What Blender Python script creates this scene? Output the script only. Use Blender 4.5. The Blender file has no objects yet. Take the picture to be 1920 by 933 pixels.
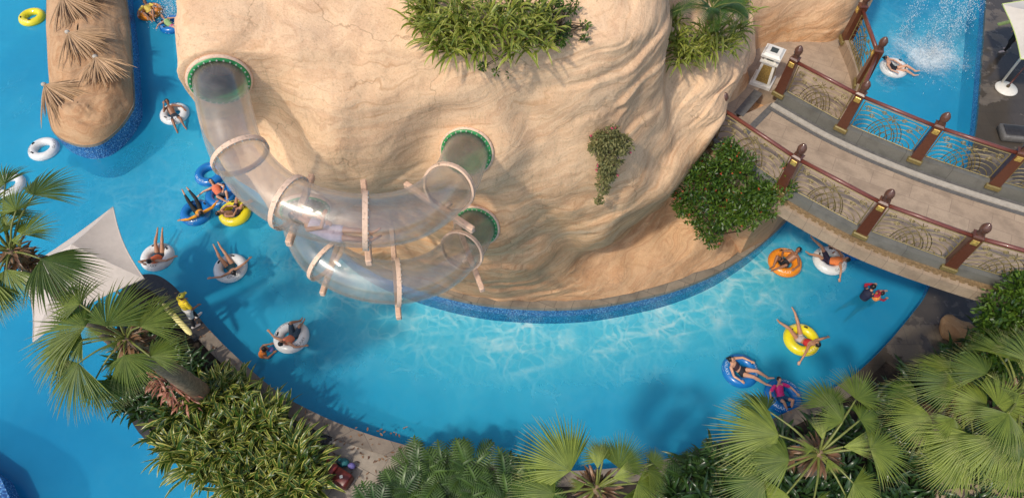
import bpy, bmesh, math, random
import numpy as np
from mathutils import Vector, Matrix
from mathutils.geometry import tessellate_polygon
R = math.radians
SC = bpy.context.scene
COL = SC.collection
rng = np.random.default_rng(7)
random.seed(7)

# ------------------------------------------------------------------ camera, sky, sun, exposure
TH = R(33.5); HC = 21.0; F = 1280.0
cam = bpy.data.cameras.new('camera'); cam.lens = 24.0; cam.sensor_width = 36.0
cam.clip_start = 0.1; cam.clip_end = 3000
co = bpy.data.objects.new('camera', cam); COL.objects.link(co)
co.location = (0, 0, HC); co.rotation_euler = (TH, 0, 0); SC.camera = co
SUN_EL, SUN_AZ = R(52), R(222)          # azimuth clockwise from +Y
w = bpy.data.worlds.new('World'); SC.world = w; w.use_nodes = True
nt = w.node_tree; bg = nt.nodes['Background']
sky = nt.nodes.new('ShaderNodeTexSky'); sky.sky_type = 'NISHITA'; sky.sun_disc = False
sky.sun_elevation = SUN_EL; sky.sun_rotation = SUN_AZ; sky.air_density = 1.0; sky.dust_density = 2.5
nt.links.new(sky.outputs[0], bg.inputs[0]); bg.inputs[1].default_value = 0.15
sd = Vector((math.sin(SUN_AZ)*math.cos(SUN_EL), math.cos(SUN_AZ)*math.cos(SUN_EL), math.sin(SUN_EL)))
sl = bpy.data.lights.new('sun', 'SUN'); sl.energy = 2.2; sl.angle = R(3.0); sl.color = (1.0, 0.91, 0.77)
so = bpy.data.objects.new('sun', sl); COL.objects.link(so)
so.rotation_euler = sd.to_track_quat('Z', 'Y').to_euler(); so.location = (-10, -10, 40)
SC.view_settings.view_transform = 'Standard'; SC.view_settings.look = 'None'
SC.cycles.transparent_max_bounces = 32
SC.view_settings.exposure = 0.15; SC.view_settings.gamma = 1.0; SC.view_settings.use_curve_mapping = False

# ------------------------------------------------------------------ helpers
def U(px, py, z):
    u = (px-960)/F; v = (466.5-py)/F
    dy = v*math.cos(TH)+math.sin(TH); dz = v*math.sin(TH)-math.cos(TH)
    t = (HC-z)/-dz
    return Vector((u*t, dy*t, z))
def ppm(px, py, z):                      # pixels per metre there
    p = U(px, py, z); d = p.y*math.sin(TH)+(HC-p.z)*math.cos(TH)
    return F/d
def catmull(P, n, closed=False):
    P = np.asarray(P, float); m = len(P); out = []
    segs = m if closed else m-1
    for i in range(segs):
        if closed: a, b, c, d = P[(i-1) % m], P[i], P[(i+1) % m], P[(i+2) % m]
        else: a, b, c, d = P[max(i-1, 0)], P[i], P[i+1], P[min(i+2, m-1)]
        for k in range(n):
            t = k/n
            out.append(0.5*((2*b)+(c-a)*t+(2*a-5*b+4*c-d)*t*t+(3*b-a-3*c+d)*t**3))
    if not closed: out.append(P[-1])
    return np.array(out)
def mesh(name, verts, faces, mats, parent=None, smooth=True, loc=None, attrs=None, midx=None):
    me = bpy.data.meshes.new(name)
    verts = np.asarray(verts, np.float32)
    off = Vector((0, 0, 0))
    if parent is not None: off = parent.matrix_world.translation if False else Vector(parent.get('_o', (0, 0, 0)))
    elif loc is not None: off = Vector(loc)
    vv = verts-np.array(off, np.float32)
    if isinstance(faces, np.ndarray):
        nf, k = faces.shape
        me.vertices.add(len(vv)); me.vertices.foreach_set('co', vv.ravel())
        me.loops.add(nf*k); me.loops.foreach_set('vertex_index', faces.ravel().astype(np.int32))
        me.polygons.add(nf); me.polygons.foreach_set('loop_start', np.arange(0, nf*k, k, dtype=np.int32))
        me.update(calc_edges=True)
    else:
        me.from_pydata([tuple(v) for v in vv.tolist()], [], faces); me.update()
    me.validate()
    if smooth: me.polygons.foreach_set('use_smooth', np.ones(len(me.polygons), bool))
    for m in (mats if isinstance(mats, (list, tuple)) else [mats]): me.materials.append(m)
    if midx is not None: me.polygons.foreach_set('material_index', np.asarray(midx, np.int32))
    if attrs:
        for k, a in attrs.items():
            at = me.attributes.new(k, 'FLOAT', 'POINT'); at.data.foreach_set('value', np.asarray(a, np.float32))
    o = bpy.data.objects.new(name, me); COL.objects.link(o)
    if parent is not None: o.parent = parent; o['_o'] = tuple(off)
    else: o.location = off; o['_o'] = tuple(off)
    return o
def thing(name, label, cat, loc=(0, 0, 0), group=None):
    o = bpy.data.objects.new(name, None); COL.objects.link(o); o.location = loc; o.empty_display_size = .2
    o['_o'] = tuple(loc); o['label'] = label; o['category'] = cat
    if group: o['group'] = group
    return o
def tag(o, label=None, cat=None, group=None, kind=None):
    if label: o['label'] = label
    if cat: o['category'] = cat
    if group: o['group'] = group
    if kind: o['kind'] = kind
    return o
def dup(root, loc, rz=0, rx=0, ry=0, label=None, sc=1):
    r = root.copy(); COL.objects.link(r); r.location = loc; r.rotation_euler = (rx, ry, rz); r.scale = (sc,)*3
    if label: r['label'] = label
    for ch in list(root.children):
        c = ch.copy(); COL.objects.link(c); c.parent = r
        for g in ch.children:
            d = g.copy(); COL.objects.link(d); d.parent = c
    return r

class MB:
    def __init__(s): s.v = []; s.f = []; s.a = []
    def add(s, v, f, a=0.0):
        o = len(s.v); s.v.extend([tuple(map(float, p)) for p in v]); s.f.extend([tuple(i+o for i in q) for q in f]); s.a.extend([a]*len(v))
    def box(s, c, size, rz=0, M=None, bev=0.0):
        hx, hy, hz = [x/2 for x in size]; vs = []; fs = []
        b = min(bev, hx*.9, hy*.9, hz*.9)
        if b <= 0:
            vs = [(x, y, z) for z in (-hz, hz) for x, y in ((-hx, -hy), (hx, -hy), (hx, hy), (-hx, hy))]
            fs = [(3, 2, 1, 0), (4, 5, 6, 7), (0, 1, 5, 4), (1, 2, 6, 5), (2, 3, 7, 6), (3, 0, 4, 7)]
        else:
            rings = [(-hz, -b), (-hz+b, 0), (hz-b, 0), (hz, -b)]
            for z, e in rings:
                X, Y = hx+e, hy+e
                vs += [(-X+b, -Y, z), (X-b, -Y, z), (X, -Y+b, z), (X, Y-b, z), (X-b, Y, z), (-X+b, Y, z), (-X, Y-b, z), (-X, -Y+b, z)]
            for r in range(3):
                for k in range(8):
                    a, b2 = r*8+k, r*8+(k+1) % 8; fs.append((a, b2, b2+8, a+8))
            fs.append(tuple(range(7, -1, -1))); fs.append(tuple(range(24, 32)))
        m = M if M is not None else (Matrix.Translation(Vector(c)) @ Matrix.Rotation(rz, 4, 'Z'))
        s.add([m @ Vector(p) for p in vs], fs)
    def tube(s, P, r, n=8, closed=False, cap=True):
        P = [Vector(p) for p in P]; m = len(P)
        rr = r if hasattr(r, '__len__') else [r]*m
        N = None; vs = []
        for i in range(m):
            if closed: T = (P[(i+1) % m]-P[i-1])
            else: T = P[min(i+1, m-1)]-P[max(i-1, 0)]
            if T.length < 1e-9: T = Vector((0, 0, 1))
            T.normalize()
            if N is None:
                N = T.cross(Vector((0, 0, 1)));
                if N.length < .05: N = T.cross(Vector((0, 1, 0)))
                N.normalize()
            else:
                N = (N-T*N.dot(T))
                if N.length < 1e-6: N = T.orthogonal()
                N.normalize()
            B = T.cross(N)
            for k in range(n):
                a = 2*math.pi*k/n; vs.append(P[i]+(N*math.cos(a)+B*math.sin(a))*rr[i])
        fs = []
        for i in range(m if closed else m-1):
            j = (i+1) % m
            for k in range(n):
                k2 = (k+1) % n; fs.append((i*n+k, i*n+k2, j*n+k2, j*n+k))
        if cap and not closed:
            fs.append(tuple(range(n-1, -1, -1))); fs.append(tuple((m-1)*n+k for k in range(n)))
        s.add(vs, fs)
    def lathe(s, prof, c=(0, 0, 0), n=16, sq=None):
        vs = []; fs = []
        for r, z in prof:
            for k in range(n):
                a = 2*math.pi*k/n; vs.append((c[0]+r*math.cos(a), c[1]+r*math.sin(a), c[2]+z))
        m = len(prof)
        for i in range(m-1):
            for k in range(n):
                k2 = (k+1) % n; fs.append((i*n+k, i*n+k2, i*n+n+k2, i*n+n+k))
        fs.append(tuple(range(n-1, -1, -1))); fs.append(tuple((m-1)*n+k for k in range(n)))
        s.add(vs, fs)
    def prism(s, poly, z0, z1):
        poly = [Vector((p[0], p[1], 0)) for p in poly]; n = len(poly)
        area = sum(poly[i].x*poly[(i+1) % n].y-poly[(i+1) % n].x*poly[i].y for i in range(n))
        if area < 0: poly.reverse()
        tr = tessellate_polygon([poly])
        o = [(p.x, p.y, z0) for p in poly]+[(p.x, p.y, z1) for p in poly]
        fs = []
        for t in tr:
            a, b, c = [poly[i] for i in t]
            t = tuple(t) if (b-a).cross(c-a).z > 0 else tuple(reversed(t))
            fs.append(tuple(i+n for i in t)); fs.append(tuple(reversed(t)))
        for i in range(n): fs.append((i, (i+1) % n, (i+1) % n+n, i+n))
        s.add(o, fs)
    def build(s, name, mat, parent=None, smooth=True, loc=None):
        o = mesh(name, s.v, s.f, mat, parent, smooth, loc, {'tint': s.a} if any(s.a) else None)
        return o
def autosmooth(o, ang=40):
    me = o.data; bm = bmesh.new(); bm.from_mesh(me)
    for e in bm.edges:
        if len(e.link_faces) == 2 and e.calc_face_angle(0) > R(ang): e.smooth = False
    bm.to_mesh(me); bm.free(); return o

# ------------------------------------------------------------------ materials
def new_mat(name):
    m = bpy.data.materials.new(name); m.use_nodes = True; n = m.node_tree; n.nodes.clear()
    out = n.nodes.new('ShaderNodeOutputMaterial'); return m, n, out
def nd(n, t, **kw):
    x = n.nodes.new(t)
    for k, v in kw.items():
        if k.startswith('i_'): x.inputs[k[2:].replace('_', ' ')].default_value = v
        else: setattr(x, k, v)
    return x
def ramp(n, src, stops, interp='LINEAR'):
    r = n.nodes.new('ShaderNodeValToRGB'); r.color_ramp.interpolation = interp
    el = r.color_ramp.elements
    while len(el) < len(stops): el.new(0.5)
    for e, (p, c) in zip(el, stops): e.position = p; e.color = (*c, 1) if len(c) == 3 else c
    n.links.new(src, r.inputs[0]); return r.outputs[0]
def noise(n, vec, scale, detail=4, rough=.55, dist=0):
    x = nd(n, 'ShaderNodeTexNoise'); x.inputs['Scale'].default_value = scale; x.inputs['Detail'].default_value = detail
    x.inputs['Roughness'].default_value = rough; x.inputs['Distortion'].default_value = dist
    n.links.new(vec, x.inputs['Vector']); return x.outputs['Fac']
def mapping(n, vec, sc=(1, 1, 1), rot=(0, 0, 0)):
    x = nd(n, 'ShaderNodeMapping'); x.inputs['Scale'].default_value = sc; x.inputs['Rotation'].default_value = rot
    n.links.new(vec, x.inputs['Vector']); return x.outputs[0]
def mix(n, f, a, b, mode='MIX'):
    x = nd(n, 'ShaderNodeMix', data_type='RGBA', blend_type=mode)
    for s, v in ((x.inputs[0], f), (x.inputs[6], a), (x.inputs[7], b)):
        if isinstance(v, (int, float)): s.default_value = v
        elif isinstance(v, tuple): s.default_value = (*v, 1)
        else: n.links.new(v, s)
    return x.outputs[2]
def math_(n, op, a, b=None, clamp=False):
    x = nd(n, 'ShaderNodeMath', operation=op, use_clamp=clamp)
    for i, v in enumerate((a, b)):
        if v is None: continue
        if isinstance(v, (int, float)): x.inputs[i].default_value = v
        else: n.links.new(v, x.inputs[i])
    return x.outputs[0]
def bump(n, h, st, dist=.02, nrm=None):
    x = nd(n, 'ShaderNodeBump'); x.inputs['Strength'].default_value = st; x.inputs['Distance'].default_value = dist
    n.links.new(h, x.inputs['Height'])
    if nrm is not None: n.links.new(nrm, x.inputs['Normal'])
    return x.outputs[0]
def pos(n): return nd(n, 'ShaderNodeNewGeometry').outputs['Position']
def objc(n): return nd(n, 'ShaderNodeTexCoord').outputs['Object']
def attr(n, name): return nd(n, 'ShaderNodeAttribute', attribute_name=name).outputs['Fac']
def simple(name, col, rough=.5, metal=0, var=.12, scale=14, b=.15, spec=.5, wear=None, coat=0):
    m, n, out = new_mat(name); p = nd(n, 'ShaderNodeBsdfPrincipled')
    v = objc(n); f = noise(n, v, scale, 5, .6); f2 = noise(n, v, scale*.2, 3)
    dk = tuple(c*(1-var*2) for c in col); lt = tuple(min(1, c*(1+var)) for c in col)
    c = mix(n, ramp(n, f, [(.3, (0, 0, 0)), (.7, (1, 1, 1))]), dk, lt)
    c = mix(n, math_(n, 'MULTIPLY', f2, .5), c, col)
    if wear: c = mix(n, ramp(n, noise(n, v, scale*.7, 6, .7), [(.56, (0, 0, 0)), (.66, (1, 1, 1))]), c, wear)
    n.links.new(c, p.inputs['Base Color']); p.inputs['Roughness'].default_value = rough; p.inputs['Metallic'].default_value = metal
    p.inputs['Specular IOR Level'].default_value = spec; p.inputs['Coat Weight'].default_value = coat
    if b: n.links.new(bump(n, f, b, .004), p.inputs['Normal'])
    n.links.new(p.outputs[0], out.inputs[0]); return m

def mat_rock(name='rock', warm=1.0, dark=1.0):
    m, n, out = new_mat(name); p = nd(n, 'ShaderNodeBsdfPrincipled'); v = pos(n)
    warp = noise(n, v, .35, 4, .5, .6)
    sep = nd(n, 'ShaderNodeSeparateXYZ'); n.links.new(v, sep.inputs[0])
    h = math_(n, 'ADD', math_(n, 'MULTIPLY', sep.outputs[2], 1.0), math_(n, 'MULTIPLY', warp, 2.6))
    xx = sep.outputs[0]; h = math_(n, 'SUBTRACT', h, math_(n, 'MULTIPLY', math_(n, 'ADD', xx, math_(n, 'SQRT', math_(n, 'ADD', math_(n, 'MULTIPLY', xx, xx), 2.0))), .25))
    comb = nd(n, 'ShaderNodeCombineXYZ'); n.links.new(h, comb.inputs[2]); n.links.new(math_(n, 'MULTIPLY', sep.outputs[0], .12), comb.inputs[0])
    st = noise(n, comb.outputs[0], 1.7, 7, .66)
    base = ramp(n, st, [(.30, (.38*dark, .17*dark*warm, .07*dark)), (.41, (.66*dark, .345*dark, .155*dark)), (.49, (.78*dark, .50*dark, .275*dark)),
                        (.545, (.55*dark, .27*dark, .12*dark)), (.59, (.76*dark, .47*dark, .25*dark)), (.74, (.82*dark, .57*dark, .37*dark))])
    bl = ramp(n, noise(n, v, .55, 5, .6), [(.38, (0, 0, 0)), (.66, (1, 1, 1))])
    base = mix(n, math_(n, 'MULTIPLY', bl, .42), base, (.82*dark, .57*dark, .36*dark))
    br = ramp(n, noise(n, v, 1.1, 6, .68, .4), [(.53, (0, 0, 0)), (.70, (1, 1, 1))])
    base = mix(n, math_(n, 'MULTIPLY', br, .60), base, (.43*dark, .27*dark, .14*dark))
    gr = ramp(n, noise(n, mapping(n, v, (3, 3, .35)), 2.2, 6, .75), [(.56, (0, 0, 0)), (.70, (1, 1, 1))])
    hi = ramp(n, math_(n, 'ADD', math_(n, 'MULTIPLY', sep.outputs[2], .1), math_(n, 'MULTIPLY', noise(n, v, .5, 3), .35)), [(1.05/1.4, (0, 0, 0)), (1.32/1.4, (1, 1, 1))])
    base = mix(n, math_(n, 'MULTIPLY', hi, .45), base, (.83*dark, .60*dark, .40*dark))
    vc = nd(n, 'ShaderNodeTexVoronoi', feature='DISTANCE_TO_EDGE'); vc.inputs['Scale'].default_value = .55
    wv_ = nd(n, 'ShaderNodeVectorMath', operation='MULTIPLY_ADD'); nz = nd(n, 'ShaderNodeTexNoise'); nz.inputs['Scale'].default_value = 1.6; nz.inputs['Detail'].default_value = 6; n.links.new(v, nz.inputs['Vector'])
    n.links.new(nz.outputs['Color'], wv_.inputs[0]); wv_.inputs[1].default_value = (1.1,)*3; n.links.new(mapping(n, v, (.7, .7, 1.8)), wv_.inputs[2]); n.links.new(wv_.outputs[0], vc.inputs['Vector'])
    ck = math_(n, 'MULTIPLY', ramp(n, vc.outputs['Distance'], [(0, (1, 1, 1)), (.012, (0, 0, 0))]), ramp(n, noise(n, v, .8, 2), [(.45, (0, 0, 0)), (.6, (1, 1, 1))]))
    base = mix(n, math_(n, 'MULTIPLY', ck, .6), base, (.26*dark, .15*dark, .08*dark))
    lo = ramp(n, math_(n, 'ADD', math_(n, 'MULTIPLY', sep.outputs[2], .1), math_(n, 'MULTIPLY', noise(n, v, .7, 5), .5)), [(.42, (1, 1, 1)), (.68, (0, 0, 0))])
    base = mix(n, math_(n, 'MULTIPLY', lo, .5), base, (.40*dark, .235*dark, .13*dark))  # low rock browned, mostly painting in the shade under the overhang
    base = mix(n, math_(n, 'MULTIPLY', gr, .45), base, (.30*dark, .21*dark, .12*dark))
    fine = noise(n, v, 26, 5, .7)
    base = mix(n, ramp(n, fine, [(.34, (1, 1, 1)), (.46, (0, 0, 0))]), base, mix(n, .35, base, (.28*dark, .15*dark, .07*dark)))
    base = mix(n, ramp(n, fine, [(.58, (0, 0, 0)), (.72, (.35, .35, .35))]), base, (.95*dark, .80*dark, .64*dark))
    n.links.new(base, p.inputs['Base Color']); p.inputs['Roughness'].default_value = .85; p.inputs['Specular IOR Level'].default_value = .25
    wt = nd(n, 'ShaderNodeTexWave', wave_type='BANDS', bands_direction='Z', wave_profile='SAW'); n.links.new(comb.outputs[0], wt.inputs['Vector'])
    wt.inputs['Scale'].default_value = .75; wt.inputs['Distortion'].default_value = 2.5; wt.inputs['Detail'].default_value = 4; wt.inputs['Detail Scale'].default_value = 1.4
    ln = math_(n, 'MULTIPLY', ramp(n, wt.outputs['Fac'], [(.0, (1, 1, 1)), (.10, (0, 0, 0)), (.93, (0, 0, 0)), (1, (1, 1, 1))]), ramp(n, noise(n, v, .9, 3), [(.42, (0, 0, 0)), (.6, (1, 1, 1))]))
    base = mix(n, math_(n, 'MULTIPLY', ln, .5), base, (.46*dark, .24*dark, .11*dark)); n.links.new(base, p.inputs['Base Color'])
    b1 = bump(n, st, .45, .10, bump(n, wt.outputs['Fac'], .35, .05, bump(n, ck, -.5, .03)))
    b2 = bump(n, noise(n, v, 7, 6, .7), .4, .04, b1)
    b3 = bump(n, fine, .35, .012, b2)
    n.links.new(b3, p.inputs['Normal']); n.links.new(p.outputs[0], out.inputs[0]); return m

def mat_leaf(name, c1, c2, edge=None, edge_amt=.5, rough=.42, trans=.25, rib=True, fade=None, spec=.5):
    m, n, out = new_mat(name); p = nd(n, 'ShaderNodeBsdfPrincipled')
    t = attr(n, 'tint'); lu = attr(n, 'lu'); lv = attr(n, 'lv')
    c = mix(n, t, c1, c2)
    if rib:
        a = math_(n, 'ABSOLUTE', math_(n, 'SUBTRACT', lu, .5))
        c = mix(n, ramp(n, a, [(.0, (.5, .5, .5)), (.12, (0, 0, 0))]), c, tuple(min(1, x*1.7) for x in c2))
    if edge is not None:
        a = math_(n, 'ABSOLUTE', math_(n, 'SUBTRACT', lu, .5))
        s = math_(n, 'ADD', math_(n, 'MULTIPLY', a, 2), math_(n, 'MULTIPLY', math_(n, 'SUBTRACT', noise(n, mapping(n, pos(n), (9, 9, 9)), 1.3, 3), .5), 1.2))
        s = math_(n, 'ADD', s, math_(n, 'MULTIPLY', math_(n, 'SUBTRACT', t, .5), .5))
        c = mix(n, math_(n, 'MULTIPLY', ramp(n, s, [(.60, (0, 0, 0)), (.84, (1, 1, 1))]), edge_amt), c, edge)
    if fade is not None:
        c = mix(n, ramp(n, lv, [(.72, (0, 0, 0)), (1, (1, 1, 1))]), c, fade)
    c = mix(n, math_(n, 'MULTIPLY', ramp(n, noise(n, pos(n), 5, 3), [(.35, (0, 0, 0)), (.7, (1, 1, 1))]), .35), c, tuple(x*.55 for x in c1))
    n.links.new(c, p.inputs['Base Color']); p.inputs['Roughness'].default_value = rough; p.inputs['Specular IOR Level'].default_value = spec
    tr = nd(n, 'ShaderNodeBsdfTranslucent'); n.links.new(mix(n, .5, c, (.35, .45, .04)), tr.inputs[0])
    ms = nd(n, 'ShaderNodeMixShader'); ms.inputs[0].default_value = trans
    n.links.new(p.outputs[0], ms.inputs[1]); n.links.new(tr.outputs[0], ms.inputs[2]); n.links.new(ms.outputs[0], out.inputs[0]); return m

def mat_water():
    m, n, out = new_mat('water'); v = pos(n)
    ch = attr(n, 'chop_caustic')
    def caustic_web(sc, dist, z=0):
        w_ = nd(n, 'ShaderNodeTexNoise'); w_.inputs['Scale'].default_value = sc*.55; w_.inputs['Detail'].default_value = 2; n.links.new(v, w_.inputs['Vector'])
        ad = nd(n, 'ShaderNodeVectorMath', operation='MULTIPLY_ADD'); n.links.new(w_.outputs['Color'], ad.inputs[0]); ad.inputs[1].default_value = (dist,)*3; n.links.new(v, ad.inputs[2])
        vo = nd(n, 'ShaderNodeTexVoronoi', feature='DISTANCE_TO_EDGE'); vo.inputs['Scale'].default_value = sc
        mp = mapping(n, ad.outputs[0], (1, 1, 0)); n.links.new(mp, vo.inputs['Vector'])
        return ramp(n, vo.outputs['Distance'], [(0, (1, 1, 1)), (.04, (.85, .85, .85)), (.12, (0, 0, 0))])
    wsum = math_(n, 'ADD', caustic_web(1.25, 1.4), math_(n, 'MULTIPLY', caustic_web(2.5, .9), .7))  # bright caustic lines, painted into the water's tint
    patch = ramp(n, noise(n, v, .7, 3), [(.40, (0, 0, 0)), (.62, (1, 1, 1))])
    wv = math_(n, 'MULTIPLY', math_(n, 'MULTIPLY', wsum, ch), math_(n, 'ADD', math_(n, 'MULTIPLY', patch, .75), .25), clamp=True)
    hz = math_(n, 'MULTIPLY', ch, ramp(n, noise(n, v, 1.4, 4, .6), [(.3, (0, 0, 0)), (.7, (1, 1, 1))]))
    col = mix(n, math_(n, 'MULTIPLY', hz, .4), mix(n, attr(n, 'deep'), (.31, .78, .90), (.15, .57, .78)), (.52, .89, .92))  # paler tint painted in for the band of caustic light
    stk = ramp(n, noise(n, mapping(n, v, (1, .55, 1), (0, 0, .6)), 2.3, 7, .72, .8), [(.48, (0, 0, 0)), (.75, (1, 1, 1))]); col = mix(n, math_(n, 'MULTIPLY', stk, .35), col, (.62, .93, .95))
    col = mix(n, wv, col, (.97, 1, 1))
    tr = nd(n, 'ShaderNodeBsdfTransparent'); n.links.new(col, tr.inputs[0])
    gl = nd(n, 'ShaderNodeBsdfGlossy'); gl.inputs['Roughness'].default_value = .06
    h = math_(n, 'ADD', noise(n, v, 2.2, 4, .6, .5), math_(n, 'MULTIPLY', noise(n, v, 8, 3), .35))
    bs = nd(n, 'ShaderNodeBump'); bs.inputs['Distance'].default_value = .06; n.links.new(h, bs.inputs['Height'])
    n.links.new(math_(n, 'ADD', math_(n, 'MULTIPLY', ch, .5), .28), bs.inputs['Strength'])
    n.links.new(bs.outputs[0], gl.inputs['Normal'])
    fr = nd(n, 'ShaderNodeFresnel'); fr.inputs[0].default_value = 1.33; n.links.new(bs.outputs[0], fr.inputs['Normal'])
    # thin veil of scattering in the water: pale suspended bubbles / sky-lit body
    df = nd(n, 'ShaderNodeBsdfDiffuse'); n.links.new(mix(n, attr(n, 'deep'), (.030, .46, .72), (.012, .26, .52)), df.inputs[0])
    m0 = nd(n, 'ShaderNodeMixShader'); m0.inputs[0].default_value = .30; n.links.new(tr.outputs[0], m0.inputs[1]); n.links.new(df.outputs[0], m0.inputs[2])
    n.links.new(math_(n, 'SUBTRACT', math_(n, 'ADD', .44, math_(n, 'MULTIPLY', noise(n, v, .5, 4), .20)), math_(n, 'MULTIPLY', ch, .42)), m0.inputs[0])
    ms = nd(n, 'ShaderNodeMixShader'); n.links.new(fr.outputs[0], ms.inputs[0]); n.links.new(m0.outputs[0], ms.inputs[1]); n.links.new(gl.outputs[0], ms.inputs[2])
    n.links.new(ms.outputs[0], out.inputs[0]); return m

def mat_floor():
    m, n, out = new_mat('pool_floor'); p = nd(n, 'ShaderNodeBsdfPrincipled'); v = pos(n)
    c = ramp(n, noise(n, v, .35, 5, .6), [(.3, (.28, .50, .66)), (.55, (.40, .66, .77)), (.75, (.50, .75, .82))])
    c = mix(n, ramp(n, noise(n, v, 9, 4), [(.62, (0, 0, 0)), (.8, (.4, .4, .4))]), c, (.12, .26, .34))
    n.links.new(c, p.inputs['Base Color']); p.inputs['Roughness'].default_value = .8; n.links.new(p.outputs[0], out.inputs[0]); return m
def mat_mosaic():
    m, n, out = new_mat('blue_mosaic'); p = nd(n, 'ShaderNodeBsdfPrincipled'); v = pos(n)
    sn = nd(n, 'ShaderNodeVectorMath', operation='SNAP'); n.links.new(v, sn.inputs[0]); sn.inputs[1].default_value = (.035,)*3
    wn = nd(n, 'ShaderNodeTexWhiteNoise', noise_dimensions='3D'); n.links.new(sn.outputs[0], wn.inputs['Vector'])
    c = ramp(n, wn.outputs['Value'], [(0, (.02, .07, .22)), (.35, (.04, .14, .36)), (.65, (.07, .22, .48)), (.9, (.20, .38, .58))], 'CONSTANT')
    n.links.new(c, p.inputs['Base Color']); p.inputs['Roughness'].default_value = .2; n.links.new(p.outputs[0], out.inputs[0]); return m
def mat_tile(name, c1, c2, grout, sx=.6, sy=.3, rot=0, wet=None, rough=.6, offset=.5):
    m, n, out = new_mat(name); p = nd(n, 'ShaderNodeBsdfPrincipled'); v = mapping(n, pos(n), (1, 1, 1), (0, 0, rot))
    b = nd(n, 'ShaderNodeTexBrick'); b.offset = offset
    n.links.new(v, b.inputs['Vector']); b.inputs['Color1'].default_value = (*c1, 1); b.inputs['Color2'].default_value = (*c2, 1)
    b.inputs['Mortar'].default_value = (*grout, 1); b.inputs['Scale'].default_value = 1; b.inputs['Brick Width'].default_value = sx
    b.inputs['Row Height'].default_value = sy; b.inputs['Mortar Size'].default_value = .008; b.inputs['Mortar Smooth'].default_value = .2
    st = noise(n, v, 2.0, 6, .65)
    c = mix(n, ramp(n, st, [(.45, (0, 0, 0)), (.68, (.6, .6, .6))]), b.outputs['Color'], tuple(x*.45 for x in c1))
    c = mix(n, ramp(n, noise(n, v, 22, 4, .7), [(.4, (.3, .3, .3)), (.6, (0, 0, 0))]), c, tuple(x*.6 for x in c2))
    if wet:
        wf = ramp(n, noise(n, v, .8, 4, .6), [(.44, (0, 0, 0)), (.5, (1, 1, 1))])
        c = mix(n, math_(n, 'MULTIPLY', wf, .75), c, wet)
        n.links.new(math_(n, 'SUBTRACT', rough, math_(n, 'MULTIPLY', wf, rough*.7)), p.inputs['Roughness'])
    else: p.inputs['Roughness'].default_value = rough
    n.links.new(c, p.inputs['Base Color'])
    n.links.new(bump(n, b.outputs['Fac'], -.4, .006, bump(n, st, .2, .01)), p.inputs['Normal'])
    n.links.new(p.outputs[0], out.inputs[0]); return m
def mat_slide():
    m, n, out = new_mat('clear_acrylic'); v = pos(n)
    tr = nd(n, 'ShaderNodeBsdfTransparent')
    sm = noise(n, v, 1.6, 5, .65)
    n.links.new(mix(n, sm, (.925, .92, .91), (.985, .98, .965)), tr.inputs[0])
    df = nd(n, 'ShaderNodeBsdfDiffuse'); df.inputs[0].default_value = (.86, .76, .66, 1)
    tl = nd(n, 'ShaderNodeBsdfTranslucent'); tl.inputs[0].default_value = (.84, .75, .66, 1)
    hz = nd(n, 'ShaderNodeMixShader'); hz.inputs[0].default_value = .5; n.links.new(df.outputs[0], hz.inputs[1]); n.links.new(tl.outputs[0], hz.inputs[2])
    lw = nd(n, 'ShaderNodeLayerWeight'); lw.inputs[0].default_value = .3
    am = math_(n, 'ADD', math_(n, 'MULTIPLY', ramp(n, sm, [(.35, (0, 0, 0)), (.75, (1, 1, 1))]), .12), math_(n, 'MULTIPLY', math_(n, 'POWER', lw.outputs['Facing'], 2.4), .60))
    m1 = nd(n, 'ShaderNodeMixShader'); n.links.new(math_(n, 'ADD', am, .035), m1.inputs[0]); n.links.new(tr.outputs[0], m1.inputs[1]); n.links.new(hz.outputs[0], m1.inputs[2])
    gl = nd(n, 'ShaderNodeBsdfGlossy'); gl.inputs['Roughness'].default_value = .16
    am2 = math_(n, 'ADD', .09, math_(n, 'MULTIPLY', math_(n, 'POWER', lw.outputs['Facing'], 4.0), .45))
    m2 = nd(n, 'ShaderNodeMixShader'); n.links.new(am2, m2.inputs[0]); n.links.new(m1.outputs[0], m2.inputs[1]); n.links.new(gl.outputs[0], m2.inputs[2])
    n.links.new(m2.outputs[0], out.inputs[0]); return m
def mat_foam():
    m, n, out = new_mat('foam'); v = pos(n)
    d = nd(n, 'ShaderNodeBsdfDiffuse'); d.inputs[0].default_value = (.85, .92, .95, 1); t = nd(n, 'ShaderNodeBsdfTransparent')
    f = ramp(n, math_(n, 'ADD', noise(n, v, 4.5, 8, .75, .6), math_(n, 'MULTIPLY', math_(n, 'SUBTRACT', attr(n, 'dens'), .5), .5)), [(.46, (0, 0, 0)), (.95, (.75, .75, .75))])
    ms = nd(n, 'ShaderNodeMixShader'); n.links.new(math_(n, 'MULTIPLY', f, attr(n, 'dens'), clamp=True), ms.inputs[0]); n.links.new(t.outputs[0], ms.inputs[1]); n.links.new(d.outputs[0], ms.inputs[2])
    n.links.new(ms.outputs[0], out.inputs[0]); return m

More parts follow.
